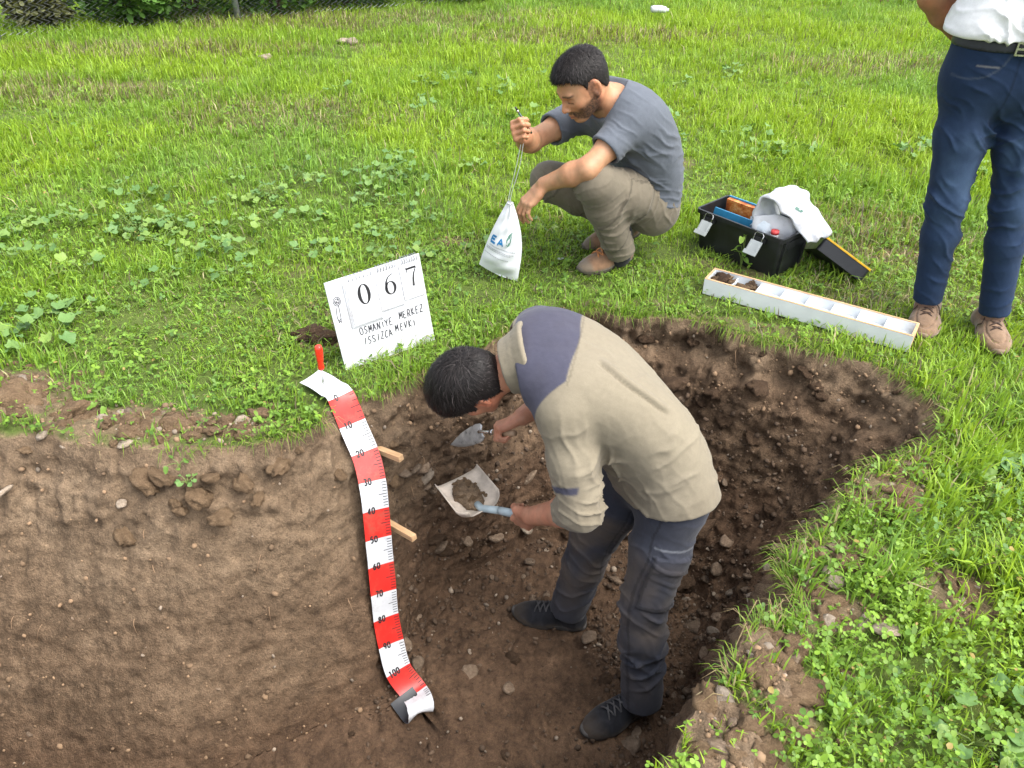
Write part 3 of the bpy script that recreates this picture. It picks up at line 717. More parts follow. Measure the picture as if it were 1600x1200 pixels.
# ================================================================== implicit-surface modelling for bodies and clothes
def A(*v): return np.array(v, float)
def nrmz(v): v = np.asarray(v, float); return v / (np.linalg.norm(v) + 1e-12)
class SDF:
    def __init__(self): self.pr = []
    def cap(self, a, b, ra, rb=None, k=.02, op='u', flat=None):
        """tapered capsule; flat=(axis, ratio) squeezes the section along an axis"""
        self.pr.append(('c', A(*a), A(*b), ra, ra if rb is None else rb, k, op, flat)); return self
    def ell(self, c, r, M=None, k=.02, op='u'):
        self.pr.append(('e', A(*c), A(*r), np.eye(3) if M is None else np.asarray(M, float), None, k, op, None)); return self
    def plane(self, p, n, k=0.0, box=None):
        """cuts away what lies on the side n points to, within a ball box=(centre, radius)"""
        self.pr.append(('p', A(*p), nrmz(n), box, None, k, 'p', None)); return self
    def fn(self, f): self.pr.append(('f', f, None, None, None, 0, 'f', None)); return self
    def mesh(self, h, smooth=1, pad=.035):
        lo, hi = A(9, 9, 9), A(-9, -9, -9)
        for t, a, b, c, d, k, op, fl in self.pr:
            if op != 'u': continue
            if t == 'c': m = max(c, d) * 1.02; lo = np.minimum(lo, np.minimum(a, b) - m); hi = np.maximum(hi, np.maximum(a, b) + m)
            else: m = max(b); lo = np.minimum(lo, a - m); hi = np.maximum(hi, a + m)
        lo -= pad; hi += pad
        n = np.ceil((hi - lo) / h).astype(int) + 1
        f = np.full(n, 1.0, np.float32)
        ax = [(lo[i] + h * np.arange(n[i])).astype(np.float32) for i in range(3)]
        def sub(l, u):
            s = [slice(max(0, int((l[i] - lo[i]) / h)), min(n[i], int((u[i] - lo[i]) / h) + 2)) for i in range(3)]
            return tuple(s), ax[0][s[0]][:, None, None], ax[1][s[1]][None, :, None], ax[2][s[2]][None, None, :]
        for t, a, b, c, d, k, op, fl in self.pr:
            if t == 'c':
                m = max(c, d) + k + 3 * h; s, X, Y, Z = sub(np.minimum(a, b) - m, np.maximum(a, b) + m)
                ba = b - a; L2 = max(ba @ ba, 1e-12)
                px, py, pz = X - a[0], Y - a[1], Z - a[2]
                tt = np.clip((px * ba[0] + py * ba[1] + pz * ba[2]) / L2, 0, 1)
                qx, qy, qz = px - tt * ba[0], py - tt * ba[1], pz - tt * ba[2]
                if fl is not None:
                    ax_, ra_ = nrmz(fl[0]), fl[1]; w = (qx * ax_[0] + qy * ax_[1] + qz * ax_[2]) * (1 / ra_ - 1)
                    qx, qy, qz = qx + w * ax_[0], qy + w * ax_[1], qz + w * ax_[2]
                dist = np.sqrt(qx * qx + qy * qy + qz * qz) - (c + (d - c) * tt)
            elif t == 'e':
                m = max(b) + k + 3 * h; s, X, Y, Z = sub(a - m, a + m)
                px, py, pz = X - a[0], Y - a[1], Z - a[2]; M = c
                lx = px * M[0, 0] + py * M[1, 0] + pz * M[2, 0]; ly = px * M[0, 1] + py * M[1, 1] + pz * M[2, 1]; lz = px * M[0, 2] + py * M[1, 2] + pz * M[2, 2]
                k0 = np.sqrt((lx / b[0]) ** 2 + (ly / b[1]) ** 2 + (lz / b[2]) ** 2)
                k1 = np.sqrt((lx / b[0] ** 2) ** 2 + (ly / b[1] ** 2) ** 2 + (lz / b[2] ** 2) ** 2) + 1e-9
                dist = k0 * (k0 - 1) / k1
            elif t == 'p':
                if c is None: s, X, Y, Z = sub(lo, hi)
                else: s, X, Y, Z = sub(c[0] - c[1], c[0] + c[1])
                dist = -((X - a[0]) * b[0] + (Y - a[1]) * b[1] + (Z - a[2]) * b[2])
                if c is not None:
                    bl = c[1] - np.sqrt((X - c[0][0]) ** 2 + (Y - c[0][1]) ** 2 + (Z - c[0][2]) ** 2); dist = np.maximum(dist, -bl)
            else:
                s, X, Y, Z = sub(lo, hi); f[s] = a(X, Y, Z, f[s]); continue
            F0 = f[s]
            if op == 'u':
                if k > 0: hh = np.maximum(k - np.abs(F0 - dist), 0) / k; f[s] = np.minimum(F0, dist) - hh * hh * k * .25
                else: f[s] = np.minimum(F0, dist)
            else:                                            # subtract (or cut by plane)
                dd = -dist
                if k > 0: hh = np.maximum(k - np.abs(F0 - dd), 0) / k; f[s] = np.maximum(F0, dd) + hh * hh * k * .25
                else: f[s] = np.maximum(F0, dd)
        return surface_nets(f, lo, h, smooth)
def surface_nets(f, lo, h, smooth=1):
    s = f < 0
    c = np.zeros(tuple(np.array(f.shape) - 1), np.uint8); u = s.view(np.uint8)
    for i in (0, 1):
        for j in (0, 1):
            for k in (0, 1): c += u[i:u.shape[0] - 1 + i, j:u.shape[1] - 1 + j, k:u.shape[2] - 1 + k]
    I, J, K = np.nonzero((c > 0) & (c < 8))
    idx = np.full(c.shape, -1, np.int32); idx[I, J, K] = np.arange(len(I))
    acc = np.zeros((len(I), 3)); cnt = np.zeros(len(I)); cor = [(0, 0, 0), (1, 0, 0), (0, 1, 0), (1, 1, 0), (0, 0, 1), (1, 0, 1), (0, 1, 1), (1, 1, 1)]
    val = [f[I + a, J + b, K + d] for a, b, d in cor]
    for p, q in ((0, 1), (2, 3), (4, 5), (6, 7), (0, 2), (1, 3), (4, 6), (5, 7), (0, 4), (1, 5), (2, 6), (3, 7)):
        m = (val[p] < 0) != (val[q] < 0); t = np.where(m, val[p] / np.where(m, val[p] - val[q], 1), 0)[:, None]
        pt = np.array(cor[p])[None] + t * (np.array(cor[q]) - np.array(cor[p]))[None]
        acc += np.where(m[:, None], pt, 0); cnt += m
    V = (acc / cnt[:, None] + np.column_stack([I, J, K])) * h + lo
    Q = []
    for axis in range(3):
        sl0 = [slice(None)] * 3; sl1 = [slice(None)] * 3; sl0[axis] = slice(0, -1); sl1[axis] = slice(1, None)
        a, b = s[tuple(sl0)], s[tuple(sl1)]
        i, j, k = np.nonzero(a != b); flip = a[i, j, k]
        p = [i, j, k]; u_, v_ = (axis + 1) % 3, (axis + 2) % 3
        ok = (p[u_] > 0) & (p[v_] > 0) & (p[u_] < c.shape[u_]) & (p[v_] < c.shape[v_])
        p = [q[ok] for q in p]; flip = flip[ok]
        def cell(du, dv):
            q = [x.copy() for x in p]; q[u_] = q[u_] - du; q[v_] = q[v_] - dv; return idx[q[0], q[1], q[2]]
        quad = np.column_stack([cell(1, 1), cell(0, 1), cell(0, 0), cell(1, 0)])
        quad[~flip] = quad[~flip][:, ::-1]; Q.append(quad)
    Q = np.vstack(Q); Q = Q[(Q >= 0).all(1)]
    for _ in range(smooth): V = lap(V, Q, .5)
    return V, Q
def lap(V, Q, w):
    e = np.vstack([Q[:, [0, 1]], Q[:, [1, 2]], Q[:, [2, 3]], Q[:, [3, 0]]]); n = len(V)
    cnt = np.bincount(e[:, 0], minlength=n) + np.bincount(e[:, 1], minlength=n)
    S = np.column_stack([np.bincount(e[:, 0], V[e[:, 1], d], n) + np.bincount(e[:, 1], V[e[:, 0], d], n) for d in range(3)])
    return V * (1 - w) + w * S / np.maximum(cnt, 1)[:, None]
def vnormals(V, Q):
    fn = np.cross(V[Q[:, 2]] - V[Q[:, 0]], V[Q[:, 3]] - V[Q[:, 1]]); n = len(V)
    N = np.column_stack([sum(np.bincount(Q[:, j], fn[:, d], n) for j in range(4)) for d in range(3)])
    return N / (np.linalg.norm(N, axis=1)[:, None] + 1e-12)
def folds(V, Q, sets, micro=.0016):
    """cloth folds: warped ridges; sets = (centre, axis across the folds, radius, wavelength, amplitude)"""
    N = vnormals(V, Q); d = micro * (fbm(V, 26, 3, 77)); wv = noise(V, 7, 66); wv2 = noise(V, 15, 67); am = noise(V, 9, 68)
    for i, (c, ax, r, wl, am_) in enumerate(sets):
        t = (V @ nrmz(ax)) / wl * 2 * math.pi + 5.5 * wv + 2.2 * wv2 + i * 1.3
        ridge = 1 - np.abs(np.sin(t * .5)) * 1.0
        w = np.exp(-((V - A(*c)) ** 2).sum(1) / (r * r)) * np.clip(.55 + 1.9 * am, .0, 1.5)
        d = d + 1.25 * am_ * w * (ridge ** 2.8 - .28)
    return V + N * d[:, None]
def frame(f, u):
    """columns: forward, left, up"""
    f = nrmz(f); u = np.asarray(u, float); u = nrmz(u - f * (u @ f)); return np.column_stack([f, np.cross(u, f), u])
def to_local(V, o, M): return (V - o) @ M

# ---- head, hair, hands, shoes
def head_prims(S, c, M, s=1.0):
    L = lambda *p: c + M @ (A(*p) * s)
    S.ell(L(-.014, 0, .028), A(.099, .077, .092) * s, M, .03)
    S.ell(L(.034, 0, -.028), A(.060, .062, .086) * s, M, .03)
    S.ell(L(-.01, 0, -.02), A(.075, .066, .07) * s, M, .03)
    for y in (-1, 1):
        S.cap(L(-.004, y * .052, -.048), L(.058, y * .02, -.097), .019 * s, .017 * s, .022)
        S.ell(L(.052, y * .040, -.026), A(.026, .021, .022) * s, M, .02)
    S.ell(L(.069, 0, -.100), A(.019, .023, .018) * s, M, .018)
    S.cap(L(.077, -.036, .018), L(.083, 0, .015), .0105 * s, .010 * s, .016); S.cap(L(.077, .036, .018), L(.083, 0, .015), .0105 * s, .010 * s, .016)
    for y in (-1, 1):
        S.ell(L(.092, y * .031, -.004), A(.017, .019, .012) * s, M, .012, 's')
        S.ell(L(.0735, y * .031, -.005), A(.0125, .0145, .0115) * s, M, .004)
    S.cap(L(.084, 0, .010), L(.106, 0, -.034), .0068 * s, .0100 * s, .009)
    S.ell(L(.106, 0, -.037), A(.0115, .0120, .0095) * s, M, .006)
    for y in (-1, 1): S.ell(L(.096, y * .0125, -.041), A(.010, .0065, .0070) * s, M, .005)
    S.ell(L(.080, 0, -.068), A(.016, .026, .020) * s, M, .012)
    S.cap(L(.088, -.020, -.0685), L(.0955, 0, -.065), .0045 * s, .0058 * s, .004); S.cap(L(.088, .020, -.0685), L(.0955, 0, -.065), .0045 * s, .0058 * s, .004)
    S.cap(L(.087, -.017, -.0765), L(.0930, 0, -.0790), .0048 * s, .0066 * s, .004); S.cap(L(.087, .017, -.0765), L(.0930, 0, -.0790), .0048 * s, .0066 * s, .004)
    S.cap(L(.0905, -.022, -.0725), L(.0990, 0, -.0722), .0014, .0016, .002, 's'); S.cap(L(.0905, .022, -.0725), L(.0990, 0, -.0722), .0014, .0016, .002, 's')
    for y in (-1, 1):
        E = M @ np.array([[.92, -.35 * y, .16], [.36 * y, .93, 0], [-.16, .05, .98]]).T
        S.ell(L(-.014, y * .079, -.006), A(.0205, .0085, .034) * s, E, .006)
        S.ell(L(-.010, y * .0865, -.003), A(.010, .006, .019) * s, E, .004, 's')
        S.ell(L(-.006, y * .080, -.030), A(.008, .0055, .009) * s, E, .005)
def face_colours(V, c, M, s, skin, beard=.0, lips=(.36, .13, .085), N=None):
    P = to_local(V, c, M) / s; x, y, z = P.T
    col = np.tile(A(*skin), (len(V), 1)); near = (np.abs(P) < A(.14, .11, .15)).all(1)
    mott = 1 + .20 * fbm(V, 45, 3, 3) + .16 * noise(V, 14, 6); col *= mott[:, None]; col *= 1 + np.outer(noise(V, 22, 9), A(.02, -.14, -.18)) + np.outer(np.clip(noise(V * A(1, 1, 1), 160, 10), 0, 1), A(-.18, -.2, -.2))
    red = np.exp(-((x - .06) ** 2 / .03 ** 2 + (np.abs(y) - .045) ** 2 / .02 ** 2 + (z + .03) ** 2 / .02 ** 2)) + np.exp(-((x - .107) ** 2 + y ** 2 + (z + .037) ** 2) / .013 ** 2) + np.exp(-((np.abs(y) - .082) ** 2 + (x + .012) ** 2) / .03 ** 2)
    col = col * (1 - near[:, None] * np.clip(red, 0, 1)[:, None] * A(0, .22, .25))
    if beard:
        line = -.052 + .55 * np.clip(np.abs(y) - .040, 0, 1) + .30 * np.clip(.05 - x, 0, .06)
        b = sstep(.010, -.010, z - line + .010 * noise(V, 60, 8)) * sstep(-.128, -.112, z + .5 * np.clip(.02 - x, -1, 0))
        mo = sstep(.014, .008, np.abs(z + .057 + .12 * np.abs(y))) * (np.abs(y) < .034) * (x > .07)
        lipz = (np.abs(y) < .022) & (z > -.085) & (z < -.062) & (x > .082)
        b = np.maximum(b, mo) * near * sstep(-.03, .0, x); b = np.where(lipz, b * .25, b)
        side = ((np.abs(x - .004) < .018) & (z > -.05) & (z < .03) & (np.abs(y) > .05)) * near; b = np.maximum(b, .75 * side * sstep(.022, .012, np.abs(x - .004)))
        b = b * np.clip(.80 + .5 * noise(V, 170, 4), 0, 1) * beard; col = col * (1 - b[:, None]) + A(.020, .015, .013) * b[:, None]
    lm = np.exp(-(np.clip(np.abs(y) - .018, 0, 1) ** 2 / .004 ** 2 + (z + .0725) ** 2 / .0062 ** 2)) * (x > .084) * near
    col = col * (1 - lm[:, None]) + A(*lips) * lm[:, None]
    ml = np.exp(-((z + .0725) ** 2 / .0016 ** 2)) * (np.abs(y) < .022) * (x > .082) * near; col *= (1 - .6 * ml)[:, None]
    eb = np.exp(-((z - .0205 - .10 * (np.abs(y) - .034) * -1 + 3.0 * (np.abs(y) - .034) ** 2) ** 2 / .0045 ** 2)) * sstep(.010, .016, np.abs(y)) * sstep(.056, .050, np.abs(y)) * (x > .05) * near
    col = col * (1 - .92 * eb[:, None]) + A(.018, .013, .011) * .92 * eb[:, None]
    la = np.exp(-((z + .0125) ** 2 / .0022 ** 2)) * sstep(.017, .014, np.abs(np.abs(y) - .031)) * (x > .066) * near     # lashes of the lowered lids
    col = col * (1 - .9 * la[:, None]) + A(.015, .012, .01) * .9 * la[:, None]
    so = np.exp(-((z + .004) ** 2 / .012 ** 2 + (np.abs(y) - .031) ** 2 / .017 ** 2)) * (x > .06) * near; col = col * (1 - so[:, None] * A(.16, .26, .24))
    return np.clip(col, .004, 1)
M_SKIN, _nt, _b = newmat('skin'); _a = attr_col(_nt); _nt.links.new(_a.outputs['Color'], _b.inputs['Base Color']); _b.inputs['Roughness'].default_value = .52
_b.inputs['Subsurface Weight'].default_value = .12; _b.inputs['Subsurface Radius'].default_value = (.012, .005, .003); _b.inputs['Subsurface Scale'].default_value = .5
_b.inputs['Specular IOR Level'].default_value = .4
add_bump(_nt, _b, noisetex(_nt, texco(_nt), 420, 3).outputs['Fac'], .22, .0012)
def cloth_mat(name, rough=.85, weave=900, bump=.12, sheen=.1):
    m, nt, b = newmat(name); a = attr_col(nt); co = texco(nt)
    n = noisetex(nt, co, 55, 5, .7); w = noisetex(nt, co, weave, 2, .5)
    c = mixcol(nt, .55, a.outputs['Color'], ramp(nt, n.outputs['Fac'], [(.3, .86), (.7, 1.1)]), 'MULTIPLY')
    c = mixcol(nt, .35, c, ramp(nt, w.outputs['Fac'], [(.3, .7), (.7, 1.25)]), 'MULTIPLY')
    nt.links.new(c, b.inputs['Base Color']); b.inputs['Roughness'].default_value = rough; b.inputs['Specular IOR Level'].default_value = .2
    b.inputs['Sheen Weight'].default_value = sheen
    p = add_bump(nt, b, n.outputs['Fac'], bump, .006); add_bump(nt, b, w.outputs['Fac'], .25, .001, p); return m
M_CLOTH = cloth_mat('woven_cloth'); M_DENIM = cloth_mat('denim', .88, 700, .2, .05); M_SUEDE = cloth_mat('suede', .95, 500, .3, .3)
M_HAIR, _nt, _b = newmat('black_hair'); _a = attr_col(_nt); _nt.links.new(_a.outputs['Color'], _b.inputs['Base Color']); _b.inputs['Roughness'].default_value = .5; _b.inputs['Specular IOR Level'].default_value = .22
M_RUBBER = plain('shoe_sole', (.05, .045, .04), .8, 0, .4, 40)
def hair_mesh(name, c, M, s, parent, thick, hairline, strands, length, whorl, seed, part=.0, fade=None, lift_=.25):
    S = SDF(); L = lambda *p: c + M @ (A(*p) * s)
    S.ell(L(-.014, 0, .030), (A(.099, .077, .092) + thick) * s, M, .02); S.ell(L(-.022, 0, -.02), (A(.070, .066, .075) + thick * .6) * s, M, .03)
    S.ell(L(.030, 0, .055), (A(.058, .058, .052) + thick) * s, M, .03)
    def cut(X, Y, Z, f):
        px, py, pz = X - c[0], Y - c[1], Z - c[2]
        lx = (px * M[0, 0] + py * M[1, 0] + pz * M[2, 0]) / s; ly = (px * M[0, 1] + py * M[1, 1] + pz * M[2, 1]) / s; lz = (px * M[0, 2] + py * M[1, 2] + pz * M[2, 2]) / s
        hz = np.interp(lx, *hairline).astype(np.float32)
        return np.maximum(f, (hz - lz - .06 * np.clip(np.abs(ly) - .055, 0, 1) * (lx > .03)) * .8)
    S.fn(cut)
    V, Q = S.mesh(.004, 2); N = vnormals(V, Q)
    V = V + N * (.0012 * noise(V, 60, seed) + .001 * noise(V * A(1, 1, 1), 120, seed + 1))[:, None]
    P = to_local(V, c, M) / s
    rs = np.random.default_rng(seed); area = len(V)
    ii = rs.integers(0, len(V), strands); p = V[ii] + rs.normal(0, .002, (strands, 3)); nn = N[ii]
    w0 = c + M @ (A(*whorl) * s); d = p - w0; d /= np.linalg.norm(d, axis=1)[:, None] + 1e-6
    sw = np.cross(nn, d); d = d + .55 * sw + rs.normal(0, .22, (strands, 3)) + .5 * np.stack([noise(p, 25, seed + k) for k in (3, 4, 5)], 1)
    d = d - nn * (d * nn).sum(1)[:, None]; d /= np.linalg.norm(d, axis=1)[:, None] + 1e-6
    ln = length * rs.uniform(.6, 1.3, strands)[:, None]; lift = rs.uniform(.02, lift_, strands)[:, None]
    if fade is not None: ln = ln * fade(P[ii])[:, None]
    sd = np.cross(nn, d) * .0007
    b0 = p - nn * .003; m1 = b0 + d * ln * .5 + nn * ln * lift; t1 = m1 + d * ln * .55 + nn * ln * (lift * .1 - .12)
    SV = np.stack([b0 - sd, b0 + sd, m1 + sd * .9, m1 - sd * .9, t1 - sd * .2, t1 + sd * .2], 1).reshape(-1, 3)
    base = len(V) + np.arange(strands) * 6
    SQ = np.vstack([np.column_stack([base, base + 1, base + 2, base + 3]), np.column_stack([base + 3, base + 2, base + 5, base + 4])])
    hc = np.repeat(A(.016, .0135, .013) * rs.lognormal(0, .55, (strands, 1)) + (rs.random((strands, 1)) < .02) * A(.035, .033, .032), 6, 0)
    return mesh_np(name, np.vstack([V, SV]), np.vstack([Q, SQ]), M_HAIR, parent, cols=np.vstack([np.tile(A(.012, .010, .010), (len(V), 1)), hc]))
def hand_prims(S, wrist, M, side, curls, thumb, s=1.0, spread=.0, k=.005):
    """M columns: fingers' direction, thumb side, back of the hand. curls: per finger (index..little) three bends in radians.
    thumb: list of three points in hand coordinates (already on the thumb side)"""
    L = lambda *p: A(*wrist) + M @ (A(*p) * s)
    ys = [.030, .010, -.010, -.028]; xs = [.092, .096, .090, .080]; ln = [(.044, .026, .021), (.049, .030, .022), (.045, .028, .021), (.035, .021, .019)]; rr = [.0092, .0095, .0090, .0080]
    for y in (.018, 0, -.018): S.cap(L(-.012, y * .8, 0), L(.03, y * 1.1, 0), .0155 * s, .0145 * s, .014)
    for i in range(4):
        S.cap(L(.012, ys[i] * .65, -.001), L(xs[i], ys[i], .001), .0130 * s, .0105 * s, .011)
        S.cap(L(.03, ys[i] * .8, -.008), L(xs[i] - .012, ys[i], -.008), .0120 * s, .0105 * s, .010)
        p = A(xs[i], ys[i], 0); a = 0.0; sp = spread * (1.5 - i)
        for j in range(3):
            a += curls[i][j]; d = A(math.cos(a) * math.cos(sp), math.sin(sp), -math.sin(a)); q = p + d * ln[i][j]
            S.cap(L(*p), L(*q), rr[i] * s * (1 - .08 * j), rr[i] * s * (.93 - .09 * j), k if j else .008); p = q
    t0, t1, t2 = (A(*t) for t in thumb)
    S.cap(L(.012, .018, -.008), L(*t0), .0165 * s, .0145 * s, .014); S.cap(L(*t0), L(*t1), .0125 * s, .0108 * s, .008); S.cap(L(*t1), L(*t2), .0108 * s, .0085 * s, .004)
def shoe(parent, heel, toe, ground_n=(0, 0, 1), col=(.2, .1, .05), solecol=None, mat=None, lacecol=(.5, .4, .3), length=.285, width=.098, h=.08, style='boot', pitch=0.0, label=None):
    heel, toe = A(*heel), A(*toe); f = nrmz(toe - heel); M = frame(f, ground_n); s = length / .285
    L = lambda *p: heel + M @ (A(*p) * s); w = width / .098
    S = SDF()
    S.cap(L(.040, 0, .040), L(.058, 0, h), .036 * w, .038, .02); S.cap(L(.045, 0, .034), L(.12, 0, .042), .037 * w, .036, .03)
    S.cap(L(.06, 0, h - .012), L(.15, 0, .052), .034, .030, .03); S.cap(L(.14, 0, .040), L(.185, .004, .030), .034 * w, .034, .03)
    S.ell(L(.205, .006, .026), A(.076 * s, .050 * w, .034), M, .03); S.ell(L(.17, .004, .026), A(.07, .051 * w, .034), M, .02)
    S.plane(L(0, 0, .012), -M[:, 2]); S.cap(L(.05, 0, h + .01), L(.065, 0, h + .06), .033, .036, .006, 's')
    V, Q = S.mesh(.004, 2); P = to_local(V, heel, M) / s; N = vnormals(V, Q)
    cc = np.tile(A(*col), (len(V), 1)) * (1 + .35 * fbm(V, 40, 3, 12))[:, None]
    if style == 'trainer':
        pan = (np.abs(noise(P, 16, 5)) < .05) | (np.abs(P[:, 2] - .030 - .02 * np.sin(P[:, 0] * 30)) < .003); cc[pan] *= 1.25
        dust = sstep(.05, .012, P[:, 2] + .02 * noise(V, 40, 2)) + .6 * sstep(.2, .27, P[:, 0]); cc = cc * (1 - .4 * np.clip(dust, 0, 1)[:, None]) + A(.13, .095, .06) * .4 * np.clip(dust, 0, 1)[:, None]
    if style == 'hiking':
        t = sstep(.225, .250, P[:, 0]) + sstep(.030, .020, P[:, 2]); cc = cc * (1 - np.clip(t, 0, 1)[:, None]) + A(.16, .125, .09) * np.clip(t, 0, 1)[:, None]
        band = (np.abs(P[:, 0] - .10 - .4 * (P[:, 2] - .03)) < .012) & (P[:, 2] > .02); cc[band] = A(.22, .17, .12)
    if style == 'moc':
        seam = np.abs(np.sqrt(((P[:, 0] - .185) / .075) ** 2 + (P[:, 1] / .036) ** 2) - 1) < .07
        V = V - N * (.0035 * (seam & (P[:, 2] > .03)))[:, None]
    V = V + N * (.0012 * noise(V, 70, 4))[:, None]
    o = mesh_np('shoe', V, Q, mat or M_SUEDE, parent, cols=np.clip(cc, .003, 1))
    if label: o['label'] = label
    # sole: footprint slab
    n = 40; pts = []
    for k in range(n):
        a = 2 * math.pi * k / n; x = .142 + .146 * math.cos(a); wd = np.interp(x, [0, .05, .12, .19, .25, .29], [.030, .037, .034, .050, .044, .026]) * w + .003
        pts.append((x, wd * (abs(math.sin(a)) ** .55) * (1 if math.sin(a) > 0 else -1) + .004 * (x > .12)))
    SV, SF = [], []
    for li, (z, g) in enumerate(((-.004, .94), (.004, 1.0), (.018, 1.0), (.022, .96))):
        for x, y in pts: SV.append(L(.142 + (x - .142) * g, y * g, z + .012 * max(0, (x - .23) / .05) ** 2))
    for li in range(3):
        for k in range(n): SF.append((li * n + k, li * n + (k + 1) % n, (li + 1) * n + (k + 1) % n, (li + 1) * n + k))
    SF.append(tuple(range(n))[::-1]); SF.append(tuple(range(3 * n, 4 * n)))
    mesh_py('sole', SV, SF, solecol or M_RUBBER, o)
    lm = plain('shoe_lace', lacecol, .8, 0, .3, 60)
    LV, LF = [], []
    for k in range(4):
        x = .115 + .022 * k; z = np.interp(x, [.10, .15, .19], [.109, .093, .076] if h > .07 else [.097, .091, .076])
        for d in (-1, 1):
            pp = catmull([L(x - .008, -.024 * d, z - .014), L(x, -.010 * d, z), L(x + .010, .012 * d, z - .002), L(x + .014, .026 * d, z - .018)], 8)
            v, q = tube_np(pp, .0034, 5, False); off = len(LV); LV += list(v); LF += [tuple(i + off for i in qq) for qq in q]
    if style == 'moc':
        for d in (-1, 1):
            pp = catmull([L(.10, 0, .078), L(.12, .03 * d, .090), L(.15, .045 * d, .074), L(.13, .05 * d, .05), L(.16, .055 * d, .03)], 16); v, q = tube_np(pp, .0022, 5, False); off = len(LV); LV += list(v); LF += [tuple(i + off for i in qq) for qq in q]
    mesh_py('lace', LV, LF, lm, o)
    return o
def torso_bars(S, pts, lats, halfw, rad, k, n=9, off=0.0, flatax=None):
    """trunk as blended cross-bars along a spine"""
    sp = catmull(pts, n); la = catmull(lats, n); hw = np.interp(np.linspace(0, 1, n), np.linspace(0, 1, len(halfw)), halfw); rd = np.interp(np.linspace(0, 1, n), np.linspace(0, 1, len(rad)), rad)
    for i in range(n):
        l = nrmz(la[i]); S.cap(sp[i] - l * hw[i], sp[i] + l * hw[i], rd[i] + off, None, k)
    return sp

# ================================================================== people
def seg_t(V, a, b):
    a, b = A(*a), A(*b); d = b - a; t = (V - a) @ d / (d @ d); q = V - a - np.clip(t, 0, 1)[:, None] * d
    return t, np.linalg.norm(q, axis=1)
SKIN1, SKIN2, SKIN3 = (.43, .225, .125), (.45, .21, .13), (.33, .15, .075)
def limb(S, a, m, b, r, off=0.0, k=.03, bulge=None):
    """two-bone limb: r = radii at a, upper middle, joint, lower middle, end"""
    a, m, b = A(*a), A(*m), A(*b); u = a + (m - a) * .45; l = m + (b - m) * .33
    S.cap(a, u, r[0] + off, r[1] + off, k); S.cap(u, m, r[1] + off, r[2] + off, k); S.cap(m, l, r[2] + off, r[3] + off, k); S.cap(l, b, r[3] + off, r[4] + off, k)
ARM = (.047, .044, .037, .040, .027); LEG = (.088, .080, .058, .056, .038)

